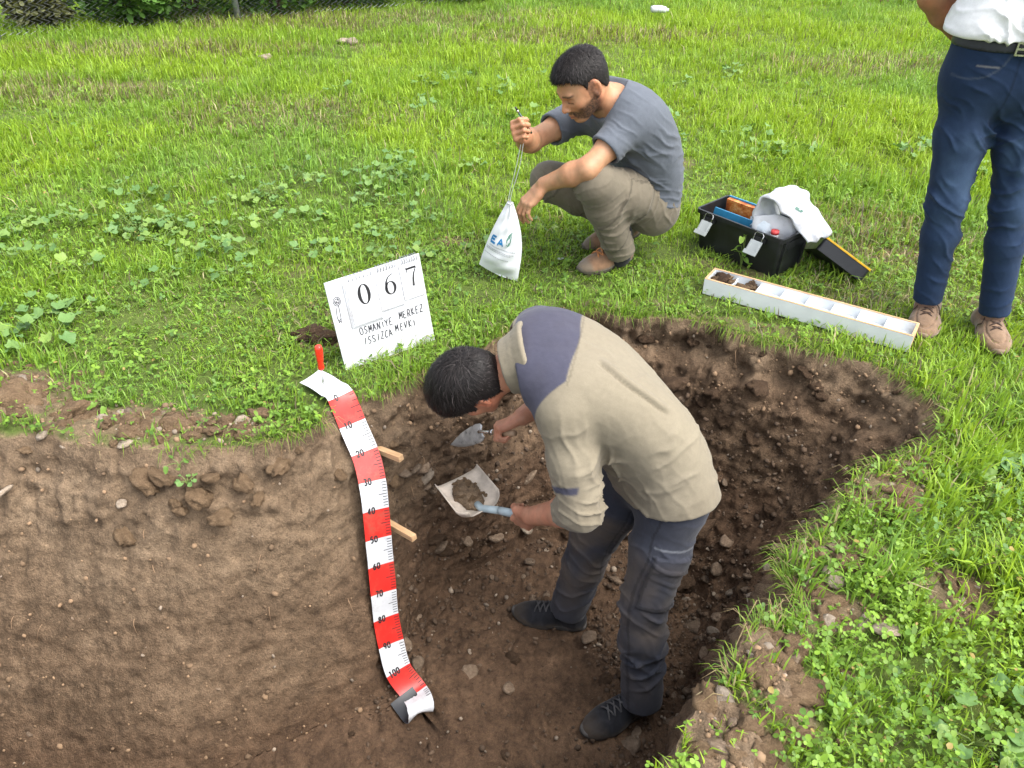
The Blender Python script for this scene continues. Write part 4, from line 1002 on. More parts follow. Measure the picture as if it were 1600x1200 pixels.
def squatting_person():
    J = dict(pel=A(.570,3.185,.275), hipL=A(.595,3.100,.268), hipR=A(.545,3.270,.268), knL=A(.324,2.887,.445), knR=A(.165,3.235,.315), anL=A(.462,3.02,.10), anR=A(.53,3.22,.12),
             neck=A(.385,3.085,.695), shL=A(.452,2.975,.640), shR=A(.285,3.245,.600), elL=A(.288,2.845,.515), wrL=A(.128,2.935,.418), elR=A(.075,3.06,.548), wrR=A(.038,2.885,.625), head=A(.262,2.995,.785))
    sp = [J['pel'], A(.572,3.165,.415), A(.508,3.125,.555), A(.43,3.10,.650), J['neck']]
    la = [A(.28,-.96,0), A(.35,-.93,.02), A(.45,-.88,.05), A(.55,-.83,.08), A(.55,-.83,.08)]
    M = frame(A(-.74,-.40,-.53), A(-.05, 0, 1)); c = J['head']
    S = SDF()
    torso_bars(S, sp, la, [.07, .07, .08, .10, .02], [.09, .085, .09, .08, .060], .05)
    S.cap(J['neck'] - A(-.02, 0, .02), c + M @ A(-.028, 0, -.055), .062, .056, .03)
    for s_ in 'LR':
        S.cap(sp[3], J['sh' + s_], .07, .056, .04); limb(S, J['sh' + s_], J['el' + s_], J['wr' + s_], ARM, .003); limb(S, J['hip' + s_], J['kn' + s_], J['an' + s_], LEG, -.01)
    head_prims(S, c, M)
    # left hand hangs over the knee
    x = nrmz(A(-.60, -.12, -.62)); z = nrmz(A(-.62, -.35, .55)); z = nrmz(z - x * (z @ x)); HM = np.column_stack([x, np.cross(z, x) * 1.0, z])
    if HM[:, 1] @ A(0, 1, 0) < 0: HM[:, 1] *= -1
    hand_prims(S, J['wrL'] + x * .012, HM, 1, [(.35, .45, .3), (.45, .55, .35), (.50, .6, .4), (.5, .55, .4)], [(.045, .038, -.014), (.075, .043, -.028), (.100, .036, -.040)], spread=.05)
    # right fist holds the string
    x = nrmz(A(-.30, -.78, .45)); y = nrmz(A(-.15, .40, .75)); y = nrmz(y - x * (x @ y)); z = np.cross(x, y)
    if z @ A(-1, 0, 0) < 0: z = -z
    HR = np.column_stack([x, y, z])
    hand_prims(S, J['wrR'] + x * .008, HR, -1, [(.95, 1.35, .8), (1.15, 1.5, .9), (1.25, 1.5, .9), (1.25, 1.45, .9)], [(.050, .040, -.016), (.078, .040, -.034), (.094, .026, -.046)], s=.96)
    V, Q = S.mesh(.0036, 1)
    col = face_colours(V, c, M, 1.0, SKIN1, 1.0)
    t, d = seg_t(V, J['wrR'], J['wrR'] + HR[:, 0] * .1); col = np.where((d < .06)[:, None], col * A(1.04, .93, .92), col)
    body = mesh_np('person', V, Q, M_SKIN, cols=col)
    tag(body, 'person in grey t-shirt and olive trousers squatting with a white bag held by its string', 'person')
    # hair: short, dark
    hl = ([-.12, -.06, -.035, -.02, .005, .018, .03, .05, .07, .10], [-.055, -.045, .0, .034, .032, .008, .044, .070, .078, .080])
    hair_mesh('hair', c, M, 1.0, body, A(.007, .005, .012), hl, 26000, .015, (-.05, .01, .11), 31, lift_=.5, fade=lambda P: .25 + .75 * sstep(.03, .075, P[:, 2]))
    # t-shirt
    T = SDF()
    torso_bars(T, [sp[0] + A(.01, 0, -.015)] + sp[1:], la, [.080, .076, .084, .104, .035], [.098, .098, .102, .092, .070], .05, 11, .006)
    for s_ in 'LR':
        sh, el = J['sh' + s_], J['el' + s_]; T.cap(sp[3], sh, .08, .070, .04); e = sh + (el - sh) * .66; T.cap(sh, e, .070, .068, .035)
        dirv = nrmz(el - sh); T.plane(sh + dirv * np.linalg.norm(el - sh) * .60, dirv, .004, (e, .095))
        T.cap(e - dirv * .03, e + dirv * .06, .055, .058, .004, 's')
    T.plane(J['neck'] + nrmz(A(-.62,-.42,.62)) * .030, A(-.62, -.42, .62), .006, (J['neck'] + A(-.03, -.02, .03), .105))
    ncl = c + M @ A(-.03, 0, -.06); T.cap(J['neck'] - A(-.012, 0, .02), ncl, .0665, .064, .004, 's')
    T.plane(sp[0] + A(.0, 0, -.035), A(-.25, -.1, -1), .004)
    V, Q = T.mesh(.0052, 2)
    V = folds(V, Q, [((.46,3.0,.60), (.5, .2, .8), .13, .040, .010), ((.33,3.05,.50), (.3, .1, .9), .16, .050, .012), ((.62,3.10,.34), (.1, .0, 1), .12, .034, .012), ((.50,3.00,.45), (.7, -.2, .7), .16, .07, .009), ((.25,3.2,.58), (.8,.3,.2), .1, .035, .008), ((.58,3.05,.52), (.2,.3,.9), .2, .09, .006)])
    cc = np.tile(A(.102, .115, .138), (len(V), 1)) * (1 + .10 * fbm(V, 12, 3, 5))[:, None]
    td, dd = seg_t(V, J['neck'], J['neck'] + A(.001, 0, .001)); cc[dd < .082] *= .93
    mesh_np('t_shirt', V, Q, M_CLOTH, body, cols=cc)
    # trousers
    T = SDF()
    torso_bars(T, [sp[0] + A(.02, 0, -.05), sp[0], sp[0] + (sp[1] - sp[0]) * .5], [la[0]] * 3, [.072, .076, .07], [.098, .104, .088], .05, 5)
    for s_ in 'LR':
        h, kn, an = J['hip' + s_], J['kn' + s_], J['an' + s_]
        lo = an + (kn - an) * -.03
        limb(T, h, kn, lo, (.102, .096, .076, .072, .066), .0, .035); T.ell(kn + nrmz(kn - (h + an) / 2) * .008, (.072, .072, .072), None, .03)
        dv = nrmz(an - kn); T.plane(lo + dv * .012, dv, .004, (lo, .11)); T.cap(lo - dv * .03, lo + dv * .07, .054, .058, .004, 's')
    V, Q = T.mesh(.0052, 2)
    V = folds(V, Q, [((.33,2.92,.42), (-.4, -.1, .9), .11, .042, .013), ((.43,2.96,.20), (-.2, 0, 1), .12, .050, .012), ((.50,3.0,.33), (.8, .4, -.2), .14, .055, .013), ((.60,3.1,.24), (.7, .2, .6), .13, .055, .011), ((.20,3.2,.30), (.8, .1, .4), .12, .045, .011), ((.40,3.22,.2), (.7, 0, .5), .12, .045, .010)])
    cc = np.tile(A(.155, .133, .098), (len(V), 1)) * (1 + .14 * fbm(V, 9, 3, 7))[:, None]
    # cargo pocket on the near thigh
    t, d = seg_t(V, J['hipL'], J['knL']); N = vnormals(V, Q); side = N @ nrmz(A(.35, -.75, -.2))
    pk = (np.abs(t - .52) < .19) & (side > .45); ed = pk & ((np.abs(np.abs(t - .52) - .18) < .014) | (np.abs(side - .50) < .05)); V = V + N * (.0045 * pk)[:, None]; cc[ed] *= .62
    mesh_np('trousers', V, Q, M_CLOTH, body, cols=cc)
    for nm, an, tip, hl_, up in (('L', J['anL'], A(.302,2.985,0), A(.535,3.085,.0), (0, 0, 1)),):
        shoe(body, A(.530,3.105,.006), A(.288,2.968,.004), (0, 0, 1), (.215, .125, .072), plain('tan_sole', (.10, .085, .065), .85), None, (.50, .20, .07), .285, .100, .085, 'hiking')
    shoe(body, A(.585,3.245,.065), A(.360,3.215,.004), (.25, 0, 1), (.215, .125, .072), plain('tan_sole', (.10, .085, .065), .85), None, (.38, .16, .07), .27, .098, .085, 'hiking')
    t = J['anL'] + A(.005, .0, -.005)
    S = SDF(); S.cap(J['anL'] + A(.008, .01, -.045), J['anL'] + A(0, 0, .07), .047, .050, .01); V, Q = S.mesh(.005, 1); mesh_np('sock', V, Q, M_CLOTH, body, cols=np.tile(A(.02, .02, .022), (len(V), 1)))
    return J, HR

def digging_person():
    J = dict(pel=A(.455,1.765,-.055), hipL=A(.495,1.690,-.085), hipR=A(.41,1.85,-.085), knL=A(.430,1.605,-.475), knR=A(.285,1.885,-.490), anL=A(.445,1.495,-.865), anR=A(.215,1.880,-.865),
             neck=A(.035,1.895,.275), shL=A(.150,1.725,.215), shR=A(.085,2.065,.270), elL=A(.205,1.625,-.070), wrL=A(.062,1.765,-.243), elR=A(.20,2.10,.04), wrR=A(.035,2.005,-.020), head=A(-.122,1.898,.186))
    sp = [J['pel'], A(.42,1.795,.085), A(.30,1.845,.205), A(.145,1.885,.272), J['neck']]
    la = [A(.44,-.90,0), A(.40,-.91,-.05), A(.32,-.94,-.12), A(.22,-.96,-.16), A(.20,-.97,-.16)]
    M = frame(A(-.50,.10,-.86), A(-.80,-.35,.42)); c = J['head']
    S = SDF()
    torso_bars(S, sp, la, [.07, .07, .08, .105, .02], [.09, .088, .09, .085, .06], .05)
    S.cap(J['neck'], c + M @ A(-.030, 0, -.05), .060, .056, .03)
    for s_ in 'LR':
        S.cap(sp[3], J['sh' + s_], .07, .056, .04); limb(S, J['sh' + s_], J['el' + s_], J['wr' + s_], ARM, .004); limb(S, J['hip' + s_], J['kn' + s_], J['an' + s_], LEG, -.012)
    head_prims(S, c, M)
    fa = nrmz(J['wrL'] - J['elL']); hd = nrmz(A(-.80, .54, -.20)); hp = nrmz(hd - fa * (hd @ fa))
    x = nrmz(fa - .28 * hp); y = nrmz(hd - x * (hd @ x)); z = np.cross(x, y)
    if z @ A(.05, -.75, .62) < 0: z = -z
    HL = np.column_stack([x, y, z])
    hand_prims(S, J['wrL'] + x * .006, HL, 1, [(1.05, 1.45, .8), (1.1, 1.5, .9), (1.15, 1.5, .9), (1.15, 1.45, .9)], [(.045, .044, -.010), (.080, .052, -.030), (.098, .040, -.048)])
    gripL = J['wrL'] + HL @ A(.088, .0, -.030)
    # right hand on the trowel
    x = nrmz(A(-.72, -.05, -.35)); td = nrmz(A(-.70, .42, -.52)); y = nrmz(td - x * (td @ x)); z = np.cross(x, y)
    if z @ A(0, -.7, .7) < 0: z = -z
    HR = np.column_stack([x, y, z])
    hand_prims(S, J['wrR'] + x * .006, HR, -1, [(.9, 1.35, .8), (1.05, 1.45, .9), (1.1, 1.5, .9), (1.1, 1.45, .9)], [(.050, .038, -.012), (.085, .044, -.024), (.112, .040, -.030)], s=.95)
    gripR = J['wrR'] + HR @ A(.082, .0, -.028)
    V, Q = S.mesh(.0036, 1)
    col = face_colours(V, c, M, 1.0, SKIN2, 0)
    body = mesh_np('person', V, Q, M_SKIN, cols=col)
    tag(body, 'person in beige and navy shirt bending over inside the soil pit', 'person')
    hl = ([-.12, -.07, -.035, -.018, .005, .02, .05, .08, .10], [-.075, -.070, -.010, .026, .022, -.010, .03, .05, .05])
    hair_mesh('hair', c, M, 1.0, body, A(.019, .010, .022), hl, 34000, .034, (-.085, .0, .075), 57, fade=lambda P: .3 + .7 * sstep(.015, .06, P[:, 2] - .35 * np.clip(-.03 - P[:, 0], 0, .1)))
    # shirt
    T = SDF(); hem = J['pel'] + A(.02, -.01, -.055)
    torso_bars(T, [J['pel'] + A(.025, -.01, -.07), J['pel']] + sp[1:], [la[0]] + la, [.080, .080, .080, .090, .110, .04], [.106, .104, .104, .108, .096, .064], .055, 13, .006)
    T.ell(A(.33, 1.79, .06), (.09, .10, .09), None, .08)
    for s_ in 'LR':
        sh, el, wr = J['sh' + s_], J['el' + s_], J['wr' + s_]; T.cap(sp[3], sh, .085, .073, .05)
        T.cap(sh, sh + (el - sh) * .5, .074, .074, .04); T.cap(sh + (el - sh) * .5, el, .074, .066, .03); e = el + (wr - el) * .30; T.cap(el, e, .066, .056, .025)
        dv = nrmz(wr - el); T.plane(e, dv, .004, (e + dv * .03, .085)); T.cap(e - dv * .02, e + dv * .08, .045, .048, .003, 's')
        # rolled cuff
        b1 = nrmz(np.cross(dv, A(0, 0, 1))); b2 = np.cross(dv, b1)
        for lv, rr in ((-.006, .0535), (-.020, .056)):
            for q in range(14):
                a0, a1 = 6.283 * q / 14, 6.283 * (q + 1) / 14
                T.cap(e + dv * lv + rr * .92 * (math.cos(a0) * b1 + math.sin(a0) * b2), e + dv * lv + rr * .92 * (math.cos(a1) * b1 + math.sin(a1) * b2), .0085, None, .006)
    nd_ = nrmz(A(-.92, .02, -.25)); T.plane(J['neck'] + nd_ * .012, nd_, .006, (J['neck'], .14))
    T.plane(hem, A(.18, -.25, -1), .004)
    T.cap(hem + A(0, 0, .03), hem - A(0, 0, .1), .11, .12, .01, 's')
    V, Q = T.mesh(.0052, 2)
    V = folds(V, Q, [((.205,1.63,-.03), (.2, .1, 1), .09, .034, .012), ((.16,1.70,.13), (.9, .2, .2), .11, .050, .010), ((.30,1.74,.08), (.6, .3, -.7), .18, .085, .019), ((.46,1.70,.02), (-.55, .3, .8), .14, .075, .013), ((.42,1.68,-.08), (.7, .3, .7), .12, .055, .012), ((.25,1.72,.02), (.9, 0, .3), .14, .06, .016), ((.36,1.86,.20), (.6, .5, .2), .2, .11, .006)])
    N = vnormals(V, Q)
    # vent flap across the back: one edge raised over the other
    a, b = A(.232, 1.800, .318), A(.408, 1.700, .205); t, d = seg_t(V, a, b); ax = nrmz(b - a); w = sstep(-.05, .12, t) * sstep(1.06, .96, t)
    sidev = np.cross(ax, A(.15, -.35, .92)); sg = (V - a) @ nrmz(sidev); sg = sg - .012 * np.sin(t * 4)
    V = V + N * (w * (.009 * np.exp(-((sg + .011) / .011) ** 2) - .008 * np.exp(-((sg - .005) / .0045) ** 2)))[:, None]
    sd = nrmz(sp[2] - sp[4]); lat = nrmz(A(.20, -.97, -.16))
    q = V - J['neck']; tt = q @ sd; ll = q @ lat + 0.0
    bei, nav = A(.208, .180, .130), A(.054, .054, .080)
    tl, dl = seg_t(V, J['shL'], J['elL'])
    em = lambda x: np.clip(x / .005 + .5, 0, 1)
    yoke = em(tt + .06) * em(.128 + .004 * np.sin(ll * 30) - tt) * em(.205 - .25 * np.clip(tt - .06, 0, 1) - np.abs(ll)) * (N @ A(.1, -.2, .9) > -.35)
    cc = (bei + (nav - bei) * yoke[:, None]) * (1 + .06 * fbm(V, 8, 3, 9))[:, None]
    cc[(np.abs(tt - .132) < .003) & (np.abs(ll) < .2)] *= .75
    tab = em(.012 - np.abs(tl - .70) * .3) * (dl < .10) * em((V - J['elL']) @ A(-.9, -.35, 0) + .035) * em((V - J['elL']) @ A(-.75, .6, 0) + .01); cc = cc + (nav - cc) * tab[:, None]
    du = np.clip(.9 * fbm(V, 10, 4, 19) + .15, 0, 1) * (sstep(.10, -.1, V[:, 2]) * .6 + .15); cc = cc * (1 - du[:, None] * .6) + A(.11, .085, .055) * du[:, None] * .6
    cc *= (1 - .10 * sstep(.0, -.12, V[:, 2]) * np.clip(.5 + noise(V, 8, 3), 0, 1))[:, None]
    mesh_np('shirt', V, Q, M_CLOTH, body, cols=cc)
    # collar
    T = SDF(); ca = nrmz(A(-.90, .01, -.32)); b1 = nrmz(np.cross(ca, A(0, 1, 0))); b2 = np.cross(ca, b1); cb = J['neck'] - ca * .010
    for q_ in range(72):
        a0 = 6.283 * q_ / 72; e_ = math.cos(a0) * b1 + math.sin(a0) * b2; T.cap(cb - ca * .014 + .112 * e_, cb + ca * .024 + .088 * e_, .0085, .0080, .006); T.cap(cb + ca * .024 + .088 * e_, cb + ca * .060 + .078 * e_, .0080, .0060, .006)
    V, Q = T.mesh(.004, 2); V = folds(V, Q, [], .002)
    mesh_np('collar', V, Q, M_CLOTH, body, cols=np.tile(bei, (len(V), 1)))
    # trousers
    T = SDF()
    torso_bars(T, [J['pel'] + A(.005, 0, -.07), J['pel'], J['pel'] + (sp[1] - sp[0]) * .6], [la[0]] * 3, [.072, .076, .07], [.096, .100, .09], .05, 5)
    for s_ in 'LR':
        h, kn, an = J['hip' + s_], J['kn' + s_], J['an' + s_]; lo = an + (kn - an) * .02
        limb(T, h, kn, lo, (.099, .091, .075, .074, .071), .0, .035)
        dv = nrmz(an - kn); T.plane(lo + dv * .010, dv, .004, (lo, .13)); T.cap(lo - dv * .03, lo + dv * .07,   .058, .062, .004, 's')
    V, Q = T.mesh(.0052, 2)
    V = folds(V, Q, [((.44,1.60,-.50), (.5, .2, .8), .13, .052, .013), ((.44,1.53,-.72), (-.5, .2, .8), .13, .060, .014), ((.28,1.88,-.52), (.5, 0, .8), .13, .052, .012), ((.23,1.88,-.74), (-.4, 0, .9), .12, .055, .013), ((.46,1.66,-.25), (.4, .2, .8), .14, .06, .010), ((.44,1.56,-.62), (.6, .3, .6), .15, .07, .010), ((.44,1.50,-.84), (0, .2, 1), .06, .03, .010)])
    N = vnormals(V, Q); t, d = seg_t(V, J['hipL'], J['knL']); side = N @ nrmz(A(.15, -.98, .1))
    navy = A(.034, .038, .053)
    cc = np.tile(navy, (len(V), 1)) * (1 + .12 * fbm(V, 10, 3, 11))[:, None]
    dust = np.clip(.45 + 1.3 * fbm(V, 7, 3, 15), 0, 1) * sstep(.80, .50, -V[:, 2] - .1) * sstep(.35, .55, t) * .6
    cc = cc * (1 - dust[:, None]) + A(.13, .10, .07) * dust[:, None]
    lat_ = (V - J['hipL'] - np.clip(t, 0, 1)[:, None] * (J['knL'] - J['hipL'])) @ A(.98, .2, 0)
    pk = (t > .40) & (t < .92) & (np.abs(lat_ - .005) < .062) & (side > .25); V = V + N * (.007 * pk)[:, None]
    ed = pk & ((np.abs(np.abs(lat_ - .005) - .058) < .006) | (np.abs(t - .54) < .014) | (np.abs(t - .90) < .014)); cc[ed] *= .55
    zp = np.clip(1.5 - np.abs(t - .33) / .008, 0, 1) * (np.abs(lat_ - .005) < .065) * (side > .2); cc = cc + (A(.13, .14, .16) - cc) * zp[:, None]
    seam = (np.abs(lat_ + .068) < .003) & (side > .1); cc[seam] *= .6
    tro = mesh_np('trousers', V, Q, M_CLOTH, body, cols=np.clip(cc, .004, 1))
    fl = PIT_Z + .004
    shoe(body, A(.500,1.548,fl), A(.205,1.405,fl), (0, 0, 1), (.014, .015, .019), plain('dark_sole', (.075, .07, .066), .8, 0, .5, 30), M_CLOTH, (.06, .06, .065), .295, .104, .082, 'trainer')
    shoe(body, A(.285,1.858,fl), A(.005,1.925,fl), (0, 0, 1), (.014, .015, .019), plain('dark_sole', (.075, .07, .066), .8, 0, .5, 30), M_CLOTH, (.06, .06, .065), .29, .104, .082, 'trainer')
    return J, HL, gripL, hd, HR, gripR, td

def standing_person():
    J = dict(pel=A(1.615,2.63,.93), hipL=A(1.695,2.605,.89), hipR=A(1.535,2.655,.89), knL=A(1.745,2.535,.49), knR=A(1.545,2.59,.49), anL=A(1.80,2.475,.095), anR=A(1.595,2.575,.095),
             neck=A(1.65,2.68,1.45), shL=A(1.83,2.67,1.39), shR=A(1.47,2.70,1.39), elL=A(1.93,2.78,1.12), wrL=A(1.74,2.83,.97), elR=A(1.385,2.79,1.12), wrR=A(1.57,2.84,.97), head=A(1.645,2.64,1.62))
    sp = [J['pel'], A(1.638,2.635,1.08), A(1.642,2.65,1.25), A(1.648,2.675,1.38), J['neck']]; la = [A(.95, -.30, 0)] * 5
    M = frame(A(-.5, -.7, -.45), A(0, 0, 1)); c = J['head']; S = SDF()
    torso_bars(S, sp, la, [.07, .07, .08, .10, .02], [.10, .10, .105, .085, .06], .06)
    S.cap(J['neck'], c + M @ A(-.03, 0, -.05), .06, .056, .03)
    for s_ in 'LR':
        S.cap(sp[3], J['sh' + s_], .07, .058, .04); limb(S, J['sh' + s_], J['el' + s_], J['wr' + s_], ARM, .006); limb(S, J['hip' + s_], J['kn' + s_], J['an' + s_], LEG, -.014)
        x = nrmz(A(.8 if s_ == 'R' else -.8, .1, -.35)); HM = frame(x, A(0, 1, 0)); HM = np.column_stack([x, A(0, 0, 1) - x * x[2], A(0, 1, 0)])
        hand_prims(S, J['wr' + s_], HM, 1, [(.4, .6, .4)] * 4, [(.045, .04, -.01), (.075, .05, -.02), (.1, .045, -.03)])
    head_prims(S, c, M); V, Q = S.mesh(.0045, 1)
    body = mesh_np('person', V, Q, M_SKIN, cols=face_colours(V, c, M, 1.0, SKIN3, 0))
    tag(body, 'person in dark blue jeans, white shirt and brown suede shoes standing at the right', 'person')
    hair_mesh('hair', c, M, 1.0, body, A(.012, .010, .016), ([-.12, -.06, -.035, .0, .03, .07, .1], [-.06, -.05, .0, .03, .03, .055, .055]), 5000, .02, (-.08, 0, .09), 77)
    T = SDF(); torso_bars(T, [sp[0] + A(0, 0, .055), sp[0] + A(0, 0, .10)] + sp[1:], [la[0]] * 6, [.074, .090, .085, .092, .112, .04], [.102, .118, .118, .118, .098, .064], .05, 13, .006)
    for s_ in 'LR':
        sh, el = J['sh' + s_], J['el' + s_]; e = sh + (el - sh) * .62; dv = nrmz(el - sh); T.cap(sp[3], sh, .08, .074, .04); T.cap(sh, e + dv * .03, .074, .074, .035); T.plane(e, dv, .004, (e + dv * .03, .1)); T.cap(e - dv * .02, e + dv * .06, .058, .06, .004, 's')
    T.plane(J['neck'] + A(0, 0, .01), A(0, -.3, 1), .006, (J['neck'], .13)); T.plane(sp[0] + A(0, 0, .098), A(0, 0, -1), .014)
    V, Q = T.mesh(.006, 2); V = folds(V, Q, [((1.55,2.55,1.06), (1, 0, .4), .14, .060, .009), ((1.70,2.52,1.06), (1, 0, -.3), .12, .055, .009), ((1.5,2.6,1.12), (.4, 0, 1), .15, .07, .010), ((1.62,2.52,1.2), (.3, 0, 1), .2, .1, .008)])
    mesh_np('shirt', V, Q, M_CLOTH, body, cols=np.tile(A(.80, .80, .82), (len(V), 1)))
    T = SDF(); torso_bars(T, [J['pel'] + A(0, 0, -.06), J['pel'], J['pel'] + A(0, 0, .11)], [la[0]] * 3, [.072, .074, .070], [.100, .100, .094], .05, 6)
    for s_ in 'LR':
        h, kn, an = J['hip' + s_], J['kn' + s_], J['an' + s_]; lo = an + (kn - an) * .02; limb(T, h, kn, lo, (.092, .083, .064, .060, .052), .0, .03)
        dv = nrmz(an - kn); T.plane(lo + dv * .005, dv, .003, (lo, .1)); T.cap(lo - dv * .03, lo + dv * .07, .041, .043, .003, 's')
    T.plane(J['pel'] + A(0, 0, .100), A(0, 0, 1), .003)
    V, Q = T.mesh(.0052, 2)
    V = folds(V, Q, [((1.53,2.55,.50), (.6, 0, .8), .12, .06, .011), ((1.75,2.5,.49), (-.6, 0, .8), .12, .06, .011), ((1.58,2.5,.16), (.5, 0, .8), .10, .06, .008), ((1.79,2.4,.16), (-.5, 0, .8), .10, .06, .008), ((1.62,2.52,.84), (.5, 0, .8), .13, .045, .016), ((1.54,2.55,.70), (.6, 0, .6), .16, .07, .012), ((1.74,2.5,.70), (-.6, 0, .6), .16, .07, .012), ((1.56,2.5,.34), (.7, 0, .6), .14, .06, .010)], .001)
    N = vnormals(V, Q); cc = np.tile(A(.011, .025, .060), (len(V), 1)) * (1 + .18 * fbm(V, 11, 3, 13))[:, None]
    for s_ in 'LR':
        t, d = seg_t(V, J['hip' + s_], J['kn' + s_]); fr = sstep(.3, .95, N @ nrmz(A(-.15, -1, .1))) * np.exp(-((t - .75) / .45) ** 2) * np.clip(.6 + 1.2 * fbm(V, 9, 3, 17), 0, 1); cc += (fr * .5)[:, None] * A(.035, .055, .085)
    lin = lambda x, w: np.clip(1.4 - np.abs(x) / w, 0, 1)
    pc = lin(np.sqrt((V[:, 0] - 1.452) ** 2 + (V[:, 2] - 1.02) ** 2) - .105, .003) * (V[:, 1] < 2.62) * (V[:, 2] < 1.03); cc = cc + (A(.07, .085, .11) - cc) * .5 * pc[:, None]
    cp = lin(V[:, 2] - .955, .003) * (np.abs(V[:, 0] - 1.502) < .030) * (V[:, 1] < 2.6); cc = cc + (A(.13, .13, .14) - cc) * cp[:, None]
    fly = lin(V[:, 0] - 1.58, .004) * (V[:, 1] < 2.6) * (V[:, 2] > .80); cc *= (1 - .35 * fly)[:, None]
    mesh_np('jeans', V, Q, M_DENIM, body, cols=cc)
    # belt
    z0 = J['pel'][2] + .068
    T = SDF(); torso_bars(T, [J['pel'] + A(0, 0, -.06), J['pel'], J['pel'] + A(0, 0, .11)], [la[0]] * 3, [.072, .074, .070], [.100, .100, .094], .05, 6, .0045)
    T.plane((0, 0, z0), A(0, 0, -1), .001); T.plane((0, 0, z0 + .034), A(0, 0, 1), .001)
    V, Q = T.mesh(.0045, 1); mesh_np('belt', V, Q, plain('belt_leather', (.012, .014, .022), .45, 0, .3, 50), body)
    fr_ = V[(V[:, 1] < 2.62) & (np.abs(V[:, 0] - 1.578) < .02)][:, 1].min()
    bm = bmesh.new(); Mx = Matrix.Translation((1.578, fr_ - .003, z0 + .017)) @ Matrix.Rotation(-.30, 4, 'Z')
    for lo, hi in (((-.028, -.005, .015), (.028, .002, .020)), ((-.028, -.005, -.020), (.028, .002, -.015)), ((-.028, -.0052, -.0152), (-.023, .0022, .0152)), ((.023, -.0052, -.0152), (.028, .0022, .0152)), ((-.0232, -.004, -.003), (.0232, .0018, .003))): box(bm, lo, hi, Mx)
    obj_bm('buckle', bm, plain('buckle_steel', (.62, .60, .56), .3, 1.0, .1), body)
    for hl_, tp in ((A(1.655,2.665,.004), A(1.535,2.440,.004)), (A(1.825,2.575,.004), A(1.765,2.325,.004))):
        shoe(body, hl_, tp, (0, 0, 1), (.195, .125, .078), plain('suede_sole', (.20, .14, .10), .9), M_SUEDE, (.05, .026, .016), .265, .104, .066, 'moc')
    for s_ in 'LR':
        S = SDF(); a = J['an' + s_]; S.cap(a - A(0, 0, .04), a + A(0, 0, .06), .038, .038, .01); V, Q = S.mesh(.005, 1); mesh_np('sock', V, Q, M_CLOTH, body, cols=np.tile(A(.20, .12, .09), (len(V), 1)))
SQ = squatting_person(); DG = digging_person(); standing_person(); print('people', round(time.time() - T0, 1))

# ================================================================== lettering made of strokes
GL = {'O': [[(.5,1),(.15,.85),(.05,.5),(.15,.12),(.5,0),(.85,.15),(.95,.5),(.82,.88),(.5,1)]], 'S': [[(.85,.88),(.5,1),(.18,.82),(.3,.58),(.68,.45),(.85,.2),(.5,0),(.12,.12)]],
 'M': [[(.05,0),(.15,1),(.5,.3),(.85,1),(.95,0)]], 'A': [[(.02,0),(.5,1),(.95,0)],[(.2,.38),(.78,.36)]], 'N': [[(.1,0),(.12,1),(.85,0),(.88,1)]], 'I': [[(.5,0),(.5,1)]],
 'i': [[(.5,0),(.5,.78)],[(.5,1.12),(.52,1.2)]], 'Y': [[(.05,1),(.5,.5),(.95,1)],[(.5,.5),(.45,0)]], 'E': [[(.85,1),(.15,1),(.12,0),(.88,0)],[(.15,.52),(.7,.52)]],
 'R': [[(.12,0),(.15,1),(.65,.98),(.82,.75),(.6,.52),(.15,.5)],[(.5,.5),(.9,0)]], 'K': [[(.12,0),(.15,1)],[(.85,1),(.18,.45),(.9,0)]], 'Z': [[(.08,1),(.9,1),(.1,0),(.95,0)],[(.3,.5),(.72,.5)]],
 'C': [[(.88,.85),(.5,1),(.12,.7),(.1,.3),(.45,0),(.9,.15)]], 'V': [[(.05,1),(.45,0),(.95,1)]], 'U': [[(.1,1),(.1,.3),(.5,0),(.9,.3),(.9,1)]], 'L': [[(.15,1),(.15,0),(.85,0)]],
 '0': [[(.5,1),(.2,.85),(.12,.5),(.2,.15),(.5,0),(.8,.15),(.88,.5),(.8,.85),(.5,1)]], '1': [[(.25,.8),(.55,1),(.55,0)]], '2': [[(.12,.75),(.3,.97),(.65,.98),(.85,.75),(.7,.45),(.12,0),(.9,0)]],
 '3': [[(.15,.9),(.5,1),(.82,.78),(.5,.54),(.86,.28),(.5,0),(.12,.12)]], '4': [[(.65,0),(.65,1),(.1,.3),(.92,.3)]], '5': [[(.8,1),(.25,1),(.2,.58),(.55,.62),(.85,.35),(.55,0),(.15,.1)]],
 '6': [[(.75,.98),(.35,.75),(.15,.35),(.35,.02),(.7,.06),(.84,.32),(.6,.56),(.2,.42)]], '7': [[(.1,1),(.9,1),(.4,0)]], '8': [[(.5,.53),(.2,.75),(.5,1),(.8,.75),(.5,.53),(.12,.25),(.5,0),(.88,.25),(.5,.53)]], '9': [[(.82,.6),(.5,.42),(.18,.68),(.45,1),(.8,.85),(.82,.5),(.6,.02)]]}
def strokes_mesh(name, lines, fn, mat, parent, width):
    """flat ribbons along 2-D polylines, mapped to the surface by fn(x, y) -> point"""
    V, F = [], []
    for ln in lines:
        w = width
        if isinstance(ln, tuple): ln, w = ln
        p = np.asarray(ln, float); t = np.gradient(p, axis=0); t /= np.linalg.norm(t, axis=1)[:, None] + 1e-9
        ww = np.broadcast_to(np.asarray(w, float), (len(p),)); n = np.column_stack([-t[:, 1], t[:, 0]]) * .5 * ww[:, None]; o = len(V)
        for a, b in zip(p - n, p + n): V.append(fn(*a)); V.append(fn(*b))
        for i in range(len(p) - 1): F.append((o + 2 * i, o + 2 * i + 2, o + 2 * i + 3, o + 2 * i + 1))
    return mesh_py(name, V, F, mat, parent, False)
